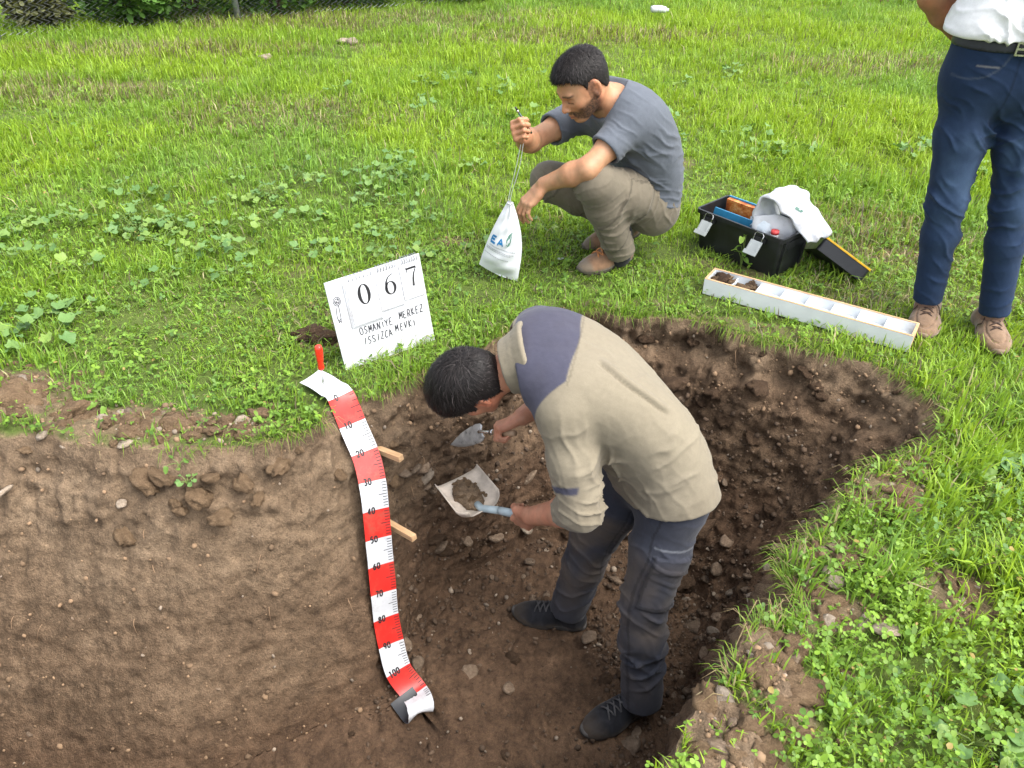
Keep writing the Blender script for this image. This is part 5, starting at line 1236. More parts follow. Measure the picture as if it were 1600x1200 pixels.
def text_lines(txt, x, y, h, wd, gap, rs=None, curve=True):
    out = []
    for ch in txt:
        if ch == ' ': x += wd * 1.1; continue
        jx, jy, sl = (rs.uniform(-.06, .06) * wd, rs.uniform(-.07, .07) * h, rs.uniform(-.05, .12)) if rs else (0, 0, 0)
        for l in GL[ch]:
            q = [(x + (a * wd) + jx + sl * b * h, y + b * h + jy) for a, b in l]
            if curve and len(q) > 4 and ch in 'OSCR0235689': out.append(catmull(q, 4 * len(q)))
            else: out += [np.array([a_, b_]) for a_, b_ in zip(q, q[1:])]
        x += wd + gap
    return out
M_INK = plain('black_ink', (.015, .015, .017), .6, 0, .2); M_PEN = plain('grey_pen', (.035, .035, .045), .7, 0, .3)
M_BLUEINK = plain('blue_print', (.01, .16, .38), .5); M_GREENINK = plain('green_print', (.10, .22, .17), .55); M_GREYINK = plain('grey_print', (.42, .44, .46), .7)
M_WHITE = plain('white_card', (.60, .62, .65), .55, 0, .04, 8, .05); M_WHITEPL = plain('white_plastic', (.56, .58, .61), .38, 0, .04, 12, .08, 60)
M_RED = plain('red_print', (.52, .022, .016), .42, 0, .06, 10, .05); M_STEEL = plain('bright_steel', (.62, .62, .62), .28, 1, .15, 40)
M_WOOD, _nt, _b = newmat('raw_wood'); _co = texco(_nt); _mp = nd(_nt, 'ShaderNodeMapping'); _mp.inputs['Scale'].default_value = (6, 60, 60); _nt.links.new(_co, _mp.inputs['Vector'])
_n = noisetex(_nt, _mp.outputs[0], 2, 5, .6); _nt.links.new(ramp(_nt, _n.outputs['Fac'], [(.3, (.42, .25, .12)), (.6, (.58, .38, .21)), (.8, (.66, .47, .29))]), _b.inputs['Base Color']); _b.inputs['Roughness'].default_value = .7; add_bump(_nt, _b, _n.outputs['Fac'], .2, .003)

def soil_it(m, amount, scale=9, tint=(.16, .11, .07)):
    """smears of dried soil on a printed or painted surface"""
    nt = m.node_tree; b = nt.nodes['Principled BSDF']; src = b.inputs['Base Color'].links[0].from_socket; co = texco(nt)
    n = noisetex(nt, co, scale, 6, .75); n2 = noisetex(nt, co, scale * 9, 3, .6)
    f = mixcol(nt, 1, ramp(nt, n.outputs['Fac'], [(.50, 0.0), (.68, amount)]), ramp(nt, n2.outputs['Fac'], [(.35, .3), (.65, 1.0)]), 'MULTIPLY')
    nt.links.new(mixcol(nt, f, src, tint), b.inputs['Base Color'])
soil_it(M_WHITE, .45, 12); soil_it(M_RED, .6, 14); soil_it(M_WHITEPL, .40, 14)
# ================================================================== measuring tape strip
def ruler():
    root = tag(empty('measuring_strip', tuple(RULER[-1])), 'red and white banded measuring strip hanging down the pit wall', 'measuring tape')
    flap = [(-.700,2.165,.032), (-.655,2.135,.030), (-.615,2.100,.028)]
    tail = [(-.328,1.532,-.912), (-.318,1.502,-.910), (-.322,1.484,-.928), (-.340,1.498,-.942), (-.372,1.534,-.936), (-.392,1.556,-.926)]
    pts = catmull(np.vstack([flap, RULER[0] + A(0, 0, .012), RULER[1:], tail]), 400)
    s = np.concatenate([[0], np.cumsum(np.linalg.norm(np.diff(pts, axis=0), axis=1))])
    i0 = np.argmin(np.linalg.norm(pts - (RULER[0] + A(0, 0, .012)), axis=1)); s0 = s[i0]
    i1 = np.argmin(np.linalg.norm(pts - RULER[-2], axis=1)); k = 1.0 / (s[i1] - s[i0]); cm = lambda S_: (S_ - s0) * k     # 0..1 = the 100 cm
    tan = np.gradient(pts, axis=0); tan /= np.linalg.norm(tan, axis=1)[:, None]
    wd = np.tile(A(.80, .58, .10), (len(pts), 1)); wd[:i0] = A(.55, .83, .0); 
    for q in range(12): wd[1:-1] = (wd[:-2] + wd[1:-1] + wd[2:]) / 3
    wd -= tan * (wd * tan).sum(1)[:, None]; wd /= np.linalg.norm(wd, axis=1)[:, None]; nn = np.cross(tan, wd)
    if nn[150] @ RULER_N < 0: nn = -nn
    HW = .047
    def at(sv, w, off=0.0):
        S_ = sv / k + s0; p = np.array([np.interp(S_, s, pts[:, j]) for j in range(3)]); a = nrmz([np.interp(S_, s, wd[:, j]) for j in range(3)]); b = nrmz([np.interp(S_, s, nn[:, j]) for j in range(3)])
        return p + a * w + b * (off - .0035 * math.cos(w / HW * 1.5)) - RULER[-1]
    M_BACK = plain('strip_back', (.012, .014, .018), .4)
    sv = sorted(set(list(np.linspace(cm(0), cm(s[-1]), 150)) + [v / 10 for v in range(0, 12)])); WS = np.linspace(-HW, HW, 7)
    for side, off in (('strip', 0.0), ('strip_back', -.0012)):
        V = [at(q, w, off) for q in sv for w in WS]; F = []; mi = []
        for i in range(len(sv) - 1):
            mid = (sv[i] + sv[i + 1]) / 2
            for j in range(6):
                F.append((i * 7 + j, i * 7 + j + 1, (i + 1) * 7 + j + 1, (i + 1) * 7 + j)); mi.append(1 if (0 < mid < 1.1 and int(mid * 10) % 2 == 0 and abs((WS[j] + WS[j + 1]) / 2) < HW * .99) else 0)
        o = mesh_py(side, V, F, M_WHITEPL if side == 'strip' else M_BACK, root)
        if side == 'strip':
            o.data.materials.append(M_RED)
            for p_, m_ in zip(o.data.polygons, mi): p_.material_index = m_
    L = []
    for c_ in range(0, 115):
        v = c_ / 100
        if c_ % 10 == 0 and c_: ln = .0
        ln = .030 if c_ % 5 == 0 and c_ % 10 else .016
        if c_ % 10 and c_ > 10 or (c_ > 0 and c_ < 10 and c_ % 2): L.append([(v, HW - .002), (v, HW - .002 - ln)])
    strokes_mesh('tick_marks', L, lambda a, b: at(a, b, .0009), M_INK, root, .0024)['kind'] = 'stuff'
    for c_ in range(0, 12):
        txt = str(c_ * 10); n = len(txt); w_ = .0115; tot = n * w_ + (n - 1) * .003
        ls = text_lines(txt, 0, 0, .021, w_, .003)
        strokes_mesh('number', ls, lambda a, b: at(c_ / 10 + .010 - b, -.016 + a - tot / 2, .0010), M_INK, root, .0050)
    # screwdriver pinning the flap
    sd = tag(empty('screwdriver', (-.642, 2.106, .03)), 'red-handled screwdriver pinning the top of the measuring strip', 'screwdriver')
    ax = nrmz(A(.03, .01, 1)); b0 = A(0, 0, -.07)
    tube('shaft', [b0, b0 + ax * .14], .0032, M_STEEL, sd, 10)
    prof = [(.138, .006), (.142, .0105), (.150, .0115), (.165, .0095), (.178, .0115), (.205, .0135), (.222, .0135), (.232, .011), (.235, .005)]
    V, F = [], []; n = 30
    for h_, r_ in prof:
        for q in range(n):
            a = 6.283 * q / n; rr = r_ * (1 - .11 * (abs(math.sin(a * 3)) ** 3) * (h_ > .17)); V.append(b0 + ax * h_ + A(rr * math.cos(a), rr * math.sin(a), 0))
    for i in range(len(prof) - 1):
        for q in range(n): F.append((i * n + q, i * n + (q + 1) % n, (i + 1) * n + (q + 1) % n, (i + 1) * n + q))
    F.append(tuple(range((len(prof) - 1) * n, len(prof) * n)))
    mesh_py('handle', V, F, plain('red_plastic', (.70, .035, .015), .28, 0, .05, 20, .03, 100, .001, .5, .3), sd)
def pegs():
    for a, b, lab in ((A(-.560, 2.075, -.182), A(-.372, 1.942, -.150), 'upper raw wooden peg stuck in the pit wall beside the strip'), (A(-.545, 1.99, -.432), A(-.334, 1.815, -.400), 'lower raw wooden peg stuck in the pit wall beside the strip')):
        f = nrmz(b - a); M = frame(f, A(0, 0, 1)); L = np.linalg.norm(b - a); bm = bmesh.new()
        box(bm, (0, -.011, -.011), (L, .011, .011)); o = obj_bm('wooden_peg', bm, M_WOOD, None, False, .0015)
        o.matrix_world = Matrix.Translation(a) @ Matrix(M.tolist()).to_4x4(); tag(o, lab, 'peg')
# ================================================================== numbered board
def board():
    Mx = Matrix.Translation((-.5914, 2.2443, -.012)) @ Matrix.Rotation(.5777, 4, 'Z') @ Matrix.Rotation(-.15, 4, 'X') @ Matrix.Rotation(-.0375, 4, 'Y')
    root = tag(empty('number_board'), 'white board with flip cards 0 6 7 and handwritten place name standing in the grass', 'sign'); root.matrix_world = Mx
    W, Hh = .36, .345
    bm = bmesh.new(); box(bm, (0, 0, 0), (W, .006, Hh)); obj_bm('panel', bm, M_WHITE, root, False, .001)
    cards = [(.068, .165, .175, .335, '0', 3), (.178, .185, .268, .338, '6', 2), (.272, .193, .353, .340, '7', 1)]
    up = lambda x, y: A(x, -.0006, y)
    for ci, (x0, z0, x1, z1, ch, nlay) in enumerate(cards):
        for l in range(nlay):
            bm = bmesh.new(); d = -.0030 * (l + 1); o_ = .0045 * (nlay - 1 - l)
            box(bm, (x0 - o_, d - .0014, z0 - o_), (x1 + o_ * .3, d, z1 - .006)); cd = obj_bm('flip_card', bm, M_WHITE, root)
        yf = -.0030 * nlay - .0021; fn = lambda x, y, yf=yf: A(x, yf, y); cx, cz = (x0 + x1) / 2 + .004, z1 - .066; sx = .042; sy = .072
        if ch == '0':
            th = np.linspace(0, 2 * math.pi, 33); ls = [([(cx + sx * .42 * math.sin(a), cz + sy * .5 * math.cos(a)) for a in th], [.0030 + .0090 * abs(math.sin(a)) ** 1.5 for a in th])]
        elif ch == '6':
            th = np.linspace(0, 2 * math.pi, 29); ls = [([(cx + sx * .40 * math.sin(a), cz - sy * .18 + sy * .32 * math.cos(a)) for a in th], [.0030 + .0075 * abs(math.sin(a)) ** 1.5 for a in th])]
            q = catmull([(cx - sx * .38, cz - .2 * sy), (cx - sx * .34, cz + .12 * sy), (cx - sx * .05, cz + .40 * sy), (cx + .38 * sx, cz + .50 * sy)], 14); ls.append((q, np.linspace(.0085, .0022, 14)))
        else:
            ls = [([(cx - sx * .45, cz + sy * .44), (cx + sx * .45, cz + sy * .44)], [.0075, .0075]), ([(cx - sx * .42, cz + sy * .22), (cx - sx * .46, cz + sy * .5)], [.0012, .005])]
            q = catmull([(cx + sx * .44, cz + sy * .42), (cx + sx * .12, cz + .05 * sy), (cx - sx * .02, cz - .5 * sy)], 12); ls.append((q, np.linspace(.0026, .0085, 12)))
        strokes_mesh('digit', ls, fn, M_INK, root, .004)
        for q in range(7):                                        # wire spiral
            x = x0 + .012 + q * (x1 - x0 - .024) / 6; t = np.linspace(0, 2 * math.pi, 14)
            tube('binding_ring', [(x + .002 * math.sin(a * .5), -.002 + .011 * math.sin(a), z1 + .001 + .013 * math.cos(a)) for a in t], .0015, plain('wire_grey', (.30, .31, .34), .4, .5) if q == 0 and ci == 0 else bpy.data.materials['wire_grey'], root, 5)
    rs = random.Random(2)
    ls = text_lines('OSMANiYE', .082, .120, .027, .0125, .0040, rs) + text_lines('MERKEZ', .238, .128, .027, .0125, .0040, rs)
    ls += text_lines('ISSIZCA', .088, .078, .027, .0120, .0045, rs) + text_lines('MEVKi', .215, .086, .027, .0125, .0050, rs)
    strokes_mesh('handwriting', ls, up, M_PEN, root, .0034)
    ls = [[(.028 + .013 * math.cos(a) * r_, .270 + .016 * math.sin(a) * r_) for a in np.linspace(0, 6.283, 18)] for r_ in (1.0, .62)]
    ls += [[(.020, .250), (.016, .215), (.020, .190)], [(.030, .254), (.029, .215), (.026, .188)], [(.018, .200), (.027, .204)], [(.017, .195), (.026, .197)], [(.020, .272), (.036, .262)], [(.022, .262), (.034, .280)]]
    strokes_mesh('emblem', ls, up, M_PEN, root, .0026)
# ================================================================== sample tray
def tray():
    Mx = Matrix.Translation((.7865, 2.790, .006)) @ Matrix.Rotation(-.5854, 4, 'Z')
    root = tag(empty('sample_tray'), 'long white wooden soil sample tray with eight compartments on the grass', 'tray'); root.matrix_world = Mx
    L, W, H_, t = .80, .112, .068, .009
    def part(nm, lo, hi, m, bev=.0008): bm = bmesh.new(); box(bm, lo, hi); return obj_bm(nm, bm, m, root, False, bev)
    MW = plain('tray_white', (.70, .73, .75), .5, 0, .06, 9, .1)
    part('bottom', (.002, .002, 0), (L - .002, W - .002, .026), MW)
    part('side', (0, 0, .0005), (L, t, H_), MW); part('side', (0, W - t, .0005), (L, W, H_), MW)
    part('end', (0, t + .0003, .0005), (t, W - t - .0003, H_), MW)
    bm = bmesh.new(); vs = box(bm, (L - t, t + .0003, .0005), (L + .001, W - t - .0003, H_)); part_e = obj_bm('end', bm, M_WOOD, root, False, .0008)
    for lo, hi in (((0, 0, H_ + .0003), (L, t, H_ + .0025)), ((0, W - t, H_ + .0003), (L, W, H_ + .0025)), ((0, t + .0003, H_ + .0003), (t, W - t - .0003, H_ + .0025)), ((L - t, t + .0003, H_ + .0003), (L + .001, W - t - .0003, H_ + .0025))): part('raw_edge', lo, hi, M_WOOD, .0005)
    for k in range(1, 8): x = t + k * (L - 2 * t) / 8; part('divider', (x - .0018, t + .0003, .0262), (x + .0018, W - t - .0003, H_ - .010), MW)
    rs = random.Random(8)
    for k, (lab) in enumerate(('brown soil clods heaped in the end compartment of the tray', 'brown soil clods heaped in the second compartment of the tray')):
        h = tag(empty('soil_sample', Mx @ Vector((t + .048 + k * .098, W / 2, .01))), lab, 'soil')
        for q in range(9): place_rock('soil_clod', rs.choice(CLODS if q % 4 else CLODSW), (rs.uniform(-.028, .028), rs.uniform(-.03, .03), rs.uniform(.030, .062 - .010 * k)), rs.uniform(.014, .025), h)
# ================================================================== toolbox and what lies in it
def loft(bm, rings, cap0=True, cap1=True):
    rows = [[bm.verts.new(p) for p in r_] for r_ in rings]; n = len(rows[0])
    for a, b in zip(rows, rows[1:]):
        for i in range(n): bm.faces.new((a[i], a[(i + 1) % n], b[(i + 1) % n], b[i]))
    if cap0: bm.faces.new(rows[0][::-1])
    if cap1: bm.faces.new(rows[-1])
def rrect(x0, y0, x1, y1, r, z, seg=4):
    out = []
    for cx, cy, a0 in ((x1 - r, y1 - r, 0), (x0 + r, y1 - r, 90), (x0 + r, y0 + r, 180), (x1 - r, y0 + r, 270)):
        for k in range(seg + 1): a = math.radians(a0 + 90 * k / seg); out.append((cx + r * math.cos(a), cy + r * math.sin(a), z))
    return out
def toolbox():
    Mx = Matrix.Translation((.826, 3.240, .004)) @ Matrix.Rotation(-.86, 4, 'Z')
    root = tag(empty('toolbox'), 'open black plastic toolbox filled with bags on the grass', 'toolbox'); root.matrix_world = Mx
    W, D, Hh = .445, .235, .185; MB = plain('black_plastic', (.016, .017, .019), .42, 0, .35, 14, .12, 200)
    bm = bmesh.new()
    loft(bm, [rrect(.02, .02, W - .02, D - .02, .015, 0), rrect(.006, .006, W - .006, D - .006, .018, Hh - .022), rrect(.006, .006, W - .006, D - .006, .018, Hh - .020), rrect(-.002, -.002, W + .002, D + .002, .02, Hh - .018), rrect(-.002, -.002, W + .002, D + .002, .02, Hh),
              rrect(.007, .007, W - .007, D - .007, .014, Hh), rrect(.011, .011, W - .011, D - .011, .013, Hh - .03), rrect(.026, .026, W - .026, D - .026, .012, .012)])
    obj_bm('tub', bm, MB, root, False)
    # raised ribs framing the recessed end panel and the front
    for x0, y0, x1, y1 in ((W - .010, .030, W + .006, .052), (W - .010, D - .052, W + .006, D - .030)):
        bm = bmesh.new(); loft(bm, [[(x0 - .016, y0 + .004, .012), (x1 - .016, y0 + .004, .012), (x1 - .016, y1 - .002, .012), (x0 - .016, y1 - .002, .012)], [(x0, y0, Hh - .024), (x1 - .004, y0, Hh - .024), (x1 - .004, y1, Hh - .024), (x0, y1, Hh - .024)]]); obj_bm('rib', bm, MB, root, False, .001)
    bm = bmesh.new(); box(bm, (W - .012, .0523, Hh - .060), (W + .002, D - .0523, Hh - .026)); obj_bm('rib', bm, MB, root, False, .001)
    ML = plain('latch_grey', (.38, .41, .41), .45, 0, .1, 20)
    for x in (.075, .335):
        l = empty('latch', (x, -.004, Hh - .028), (math.radians(-38), 0, 0)); l.parent = root
        bm = bmesh.new(); box(bm, (-.028, -.006, -.072), (.028, 0, -.012)); box(bm, (-.030, -.014, -.078), (.030, -.0062, -.060)); box(bm, (-.024, -.0085, -.058), (-.016, -.0062, -.014)); box(bm, (.016, -.0085, -.058), (.024, -.0062, -.014)); obj_bm('latch_flap', bm, ML, l, False, .0015)
        tube('latch_wire', [(-.020, -.004, -.014), (-.021, -.010, .014), (-.014, -.013, .022), (.014, -.013, .022), (.021, -.010, .014), (.020, -.004, -.014)], .0024, M_STEEL, l, 6)
        bm = bmesh.new(); box(bm, (x - .032, -.008, Hh - .042), (x + .032, .0055, Hh - .021)); obj_bm('latch_mount', bm, MB, root, False, .0015)
    # lid, off the box, leaning against its right end
    lm = Matrix.Translation((1.335, 3.085, .118)) @ Matrix.Rotation(-.42, 4, 'Z') @ Matrix.Rotation(math.radians(29), 4, 'Y') @ Matrix.Rotation(math.radians(-30), 4, 'X')
    lid = empty('lid'); lid['label'] = 'black lid with yellow edge leaning against the toolbox end'; lid.parent = root; lid.matrix_basis = Mx.inverted() @ lm
    bm = bmesh.new(); loft(bm, [rrect(0, -.13, .235, .13, .015, -.060), rrect(0, -.13, .235, .13, .015, -.004)]); obj_bm('lid_shell', bm, MB, lid, False, .002)
    bm = bmesh.new(); loft(bm, [rrect(-.002, -.132, .237, .132, .016, -.0038), rrect(-.002, -.132, .237, .132, .016, .004)]); obj_bm('yellow_trim', bm, plain('yellow_plastic', (.75, .42, .01), .4), lid, False, .001)
    bm = bmesh.new(); loft(bm, [rrect(.012, -.118, .223, .118, .012, .0042), rrect(.02, -.11, .215, .11, .012, .008)]); obj_bm('lid_panel', bm, MB, lid)
    T = lambda x, y, z: Mx @ Vector((x, y, z))
    def thing_box(nm, lab, cat, lo, hi, m, rot=(0, 0, 0), org=(0, 0, 0), bev=.001):
        bm = bmesh.new(); box(bm, lo, hi); o = obj_bm(nm, bm, m, None, False, bev); o.matrix_world = Mx @ Matrix.Translation(org) @ Matrix.Rotation(rot[2], 4, 'Z') @ Matrix.Rotation(rot[1], 4, 'Y') @ Matrix.Rotation(rot[0], 4, 'X'); return tag(o, lab, cat)
    thing_box('folder', 'blue plastic folder standing inside the toolbox', 'folder', (-.125, -.006, 0), (.125, .006, .165), plain('blue_folder', (.03, .22, .40), .4), (-.22, 0, 0), (.165, .050, .018))
    thing_box('notebook', 'beige paper notebook standing beside the blue folder in the toolbox', 'notebook', (-.09, -.009, 0), (.09, .009, .155), plain('notebook_cover', (.52, .45, .33), .7), (-.18, 0, .03), (.215, .078, .016))
    pm, nt, b = newmat('printed_wrap'); co = texco(nt); n1 = noisetex(nt, co, 22, 5, .7); nt.links.new(ramp(nt, n1.outputs['Fac'], [(.35, (.06, .035, .03)), (.48, (.50, .12, .02)), (.6, (.72, .34, .10)), (.75, (.78, .62, .48))]), b.inputs['Base Color']); b.inputs['Roughness'].default_value = .3
    thing_box('packet', 'orange printed packet against the back wall of the toolbox', 'packet', (-.12, -.012, 0), (.12, .010, .180), pm, (.06, 0, 0), (.155, D - .040, .014))
    thing_box('clipboard', 'blue clipboard behind the orange packet in the toolbox', 'clipboard', (-.13, -.003, 0), (.13, .003, .188), plain('light_blue_board', (.05, .28, .50), .35), (.06, 0, 0), (.160, D - .0255, .014))
    # carrier bag with blue print
    V, Q = SDF().ell(T(.30, .085, .13), (.055, .050, .085), None, .03).cap(T(.25, .10, .15), T(.235, .09, .185), .022, .012, .03).cap(T(.30, .085, .16), T(.33, .12, .17), .05, .045, .04).mesh(.005, 1)
    V = folds(V, Q, [(tuple(T(.29, .08, .15)), (1, .3, .2), .12, .035, .024), (tuple(T(.31, .07, .16)), (.2, .6, .8), .1, .04, .016)], .006); cb = mesh_np('carrier_bag', V, Q, plain('thin_plastic', (.55, .62, .67), .25, 0, .05, 12, .1, 50), None); tag(cb, 'crumpled translucent carrier bag with blue print in the toolbox', 'bag')
    N = vnormals(V, Q); ctr = T(.268, .03, .142); best = np.argmin(((V - np.array(ctr)) ** 2).sum(1)); o0, n0 = V[best], nrmz(A(-.45, -.75, .45)); e1 = nrmz(np.cross(A(0, 0, 1), n0)); e1 = e1 if e1[0] > 0 else -e1; e2 = np.cross(n0, e1); e2 = e2 if e2[2] > 0 else -e2
    fnb = lambda a, b: o0 + e1 * a + e2 * b + n0 * .008
    strokes_mesh('bag_print', [[(.010 * math.cos(a), .016 + .010 * math.sin(a)) for a in np.linspace(0, 6.283, 16)], [(-.004, .016), (.005, .018)]] + text_lines('UL', -.022, -.022, .016, .012, .005), fnb, M_BLUEINK, cb, .0042)
    # red cap bottle
    V, F = tube_np([T(.375, .045, .10), T(.375, .045, .172), T(.375, .045, .178)], [.017, .017, .017], 16); bt = mesh_py('bottle', V, F, plain('clear_bottle', (.6, .62, .63), .2), None); tag(bt, 'small bottle with red cap in the corner of the toolbox', 'bottle')
    V, F = tube_np([T(.375, .045, .1785), T(.375, .045, .194)], [.0175, .0165], 16); mesh_py('cap', V, F, plain('red_cap', (.62, .06, .06), .4), bt)
    # stack of new white sample bags bent over the box
    prof = catmull([A(.300, .105, .165), A(.275, .115, .270), A(.305, .125, .330), A(.350, .135, .325), A(.395, .145, .285), A(.450, .155, .235), A(.520, .165, .170)], 40)
    V, F = [], []; e = A(.20, 1.0, .10); e = nrmz(e); nlev = 14
    for i, p in enumerate(prof):
        u = i / 39; hw = .066 + .016 * math.sin(u * 3.1)
        for j in range(nlev):
            w = -1 + 2 * j / (nlev - 1); q = p + e * w * hw + A(0, 0, 1) * (-.018 * w * w * (1 - u)); q = q + .0055 * A(math.sin(i * .9 + j), math.cos(j * 1.3 + i * .4), math.sin(i * .7 - j * 1.1)); V.append(T(*q))
    F = [(i * nlev + j, i * nlev + j + 1, (i + 1) * nlev + j + 1, (i + 1) * nlev + j) for i in range(39) for j in range(nlev - 1)]
    sb = mesh_py('sample_bag_stack', V, F, M_WHITEPL, None); md = sb.modifiers.new('s', 'SOLIDIFY'); md.thickness = .007; md.offset = 0
    tag(sb, 'stack of new white sample bags bent over the toolbox', 'bags')
    VV = np.array(V).reshape(40, nlev, 3)
    def on(u, w, off=.0048):
        fi, fj = u * 39, (w + 1) / 2 * (nlev - 1); i, j = int(min(38, fi)), int(min(nlev - 2, fj)); a, b = fi - i, fj - j
        p = VV[i, j] * (1 - a) * (1 - b) + VV[i + 1, j] * a * (1 - b) + VV[i, j + 1] * (1 - a) * b + VV[i + 1, j + 1] * a * b; n = nrmz(np.cross(VV[i + 1, j] - VV[i, j], VV[i, j + 1] - VV[i, j])); n = n if n[2] > 0 else -n
        return p + n * off
    strokes_mesh('leaf_print', [([(.70 + .05 * t, -.35 + .25 * t) for t in (0, .25, .5, .75, 1)], [.004, .045, .06, .04, .004])], lambda a, b: on(a, b), M_GREENINK, sb, .03)
    strokes_mesh('small_print', [([(.42 + .02 * k, -.5), (.42 + .02 * k, .3)], [.006, .006]) for k in range(3)], lambda a, b: on(a, b), M_GREYINK, sb, .006)
    # loose white bag standing in the front corner
    prof = catmull([A(.330, .045, .10), A(.335, .050, .18), A(.325, .065, .245)], 14); V = []
    for i, p in enumerate(prof):
        for j in range(10):
            w = -1 + 2 * j / 9; V.append(T(*(p + A(.075 * w + .02, .050 * w + .02, -.020 * abs(w) * (i / 13)) + .004 * A(0, math.sin(j * 1.7 + i * .5), 0))))
    F = [(i * 10 + j, i * 10 + j + 1, (i + 1) * 10 + j + 1, (i + 1) * 10 + j) for i in range(13) for j in range(9)]
    o = mesh_py('sample_bag', V, F, M_WHITEPL, None); md = o.modifiers.new('s', 'SOLIDIFY'); md.thickness = .004; tag(o, 'single white sample bag standing in the front corner of the toolbox', 'bag')
# ================================================================== sample bag on its string, pen
def held_bag():
    TL, TR, BL, BR = A(-.018, 2.90, .362), A(.004, 2.90, .358), A(-.140, 2.935, .066), A(.023, 2.895, .006)
    nu, nv = 22, 30; rows = []
    for side in (-1, 1):
        for i in range(nv):
            v = i / (nv - 1); l = TL + (BL - TL) * v; r_ = TR + (BR - TR) * v; bow = math.sin(math.pi * min(1, v * 1.0)) ; 
            l = l + A(-.010, 0, 0) * math.sin(v * 3.14) ; r_ = r_ + A(.030, 0, 0) * math.sin(v * 3.14) * (1 - .2 * v)
            for j in range(nu):
                u = j / (nu - 1); p = l + (r_ - l) * u; sag = -.010 * math.sin(math.pi * u) * (v > .97)
                th = .028 * (math.sin(math.pi * u) ** .7) * (sstep(-.1, .7, v) * (1 - sstep(.80, 1.02, v)) * 1.0 + .12) * (1 if v < .995 else .0)
                fold = .0035 * math.sin(u * 23 + 2.2 * math.sin(v * 4)) * (1 - v) ** 1.5 * math.sin(math.pi * u) + .0025 * math.sin(v * 31 + u * 9) * math.sin(math.pi * u)
                rows.append(p + A(.12, 1, .15) * side * (th + fold) + A(0, 0, sag))
    V = np.array(rows); F = []
    for s_ in range(2):
        o = s_ * nu * nv
        for i in range(nv - 1):
            for j in range(nu - 1):
                q = (o + i * nu + j, o + i * nu + j + 1, o + (i + 1) * nu + j + 1, o + (i + 1) * nu + j); F.append(q if s_ == 0 else q[::-1])
    bag = tag(mesh_py('sample_bag', V, F, plain('bag_plastic', (.68, .70, .73), .4, 0, .03, 12, .1, 60)), 'full white sample bag with blue lettering hanging from its drawstring', 'bag')
    fr = V[:nu * nv].reshape(nv, nu, 3)
    def on(a, b, off=.0022):
        fj, fi = np.clip(a, 0, .999) * (nu - 1), np.clip(1 - b, 0, .999) * (nv - 1); i, j = int(fi), int(fj); x, y = fi - i, fj - j; i2, j2 = min(i + 1, nv - 1), min(j + 1, nu - 1)
        p = fr[i, j] * (1 - x) * (1 - y) + fr[i2, j] * x * (1 - y) + fr[i, j2] * (1 - x) * y + fr[i2, j2] * x * y; return p + A(.05, -1, .2) * off
    strokes_mesh('lettering', [l for l in text_lines('EA', .06, .43, .085, .17, .05, None, False)], on, M_BLUEINK, bag, .030)
    strokes_mesh('leaf_print', [([(.55, .44), (.58, .50), (.63, .56), (.70, .63)], [.03, .13, .11, .01])], on, M_GREENINK, bag, .03)
    strokes_mesh('leaf_vein', [([(.545, .43), (.61, .52), (.69, .62)], [.014, .014, .008])], lambda a, b: on(a, b, .0034), M_WHITE, bag, .02)
    rs = random.Random(4); L = []
    for y, x0, x1 in ((.385, .08, .80), (.345, .03, .78), (.325, .03, .72), (.255, .02, .66)):
        x = x0
        while x < x1: w = rs.uniform(.02, .05); L.append([(x, y), (x + w, y)]); x += w + .012
    strokes_mesh('small_print', L, on, M_GREYINK, bag, .014)['kind'] = 'stuff'
    J, HR = SQ; grip = J['wrR'] + HR @ A(.082, .022, -.042)
    top = A(-.007, 2.90, .36)
    for d in (-.004, .004):
        tube('drawstring', catmull([top + A(d, 0, -.012), top + A(d, -.002, .03), (top + grip) / 2 + A(d * 1.6 + .004, 0, 0), grip + A(d * .4, 0, 0)], 14), .0013, M_WHITE, bag, 5)
    tube('tie', [top + A(-.012, -.004, -.004), top + A(0, -.012, -.006), top + A(.012, -.003, -.004)], .003, M_WHITE, bag, 6)
    ax = nrmz(A(-.50, -.10, .82)); pen = tag(empty('pen', tuple(grip)), 'dark green pen held in the squatting person\'s raised fist', 'pen')
    tube('barrel', [ax * -.045, ax * .048], .0042, plain('pen_green', (.008, .045, .035), .3), pen, 10); tube('pen_ring', [ax * .0485, ax * .056], .0045, M_STEEL, pen, 10); tube('pen_end', [ax * .0565, ax * .070], .0036, plain('pen_black', (.01, .01, .012), .35), pen, 10)
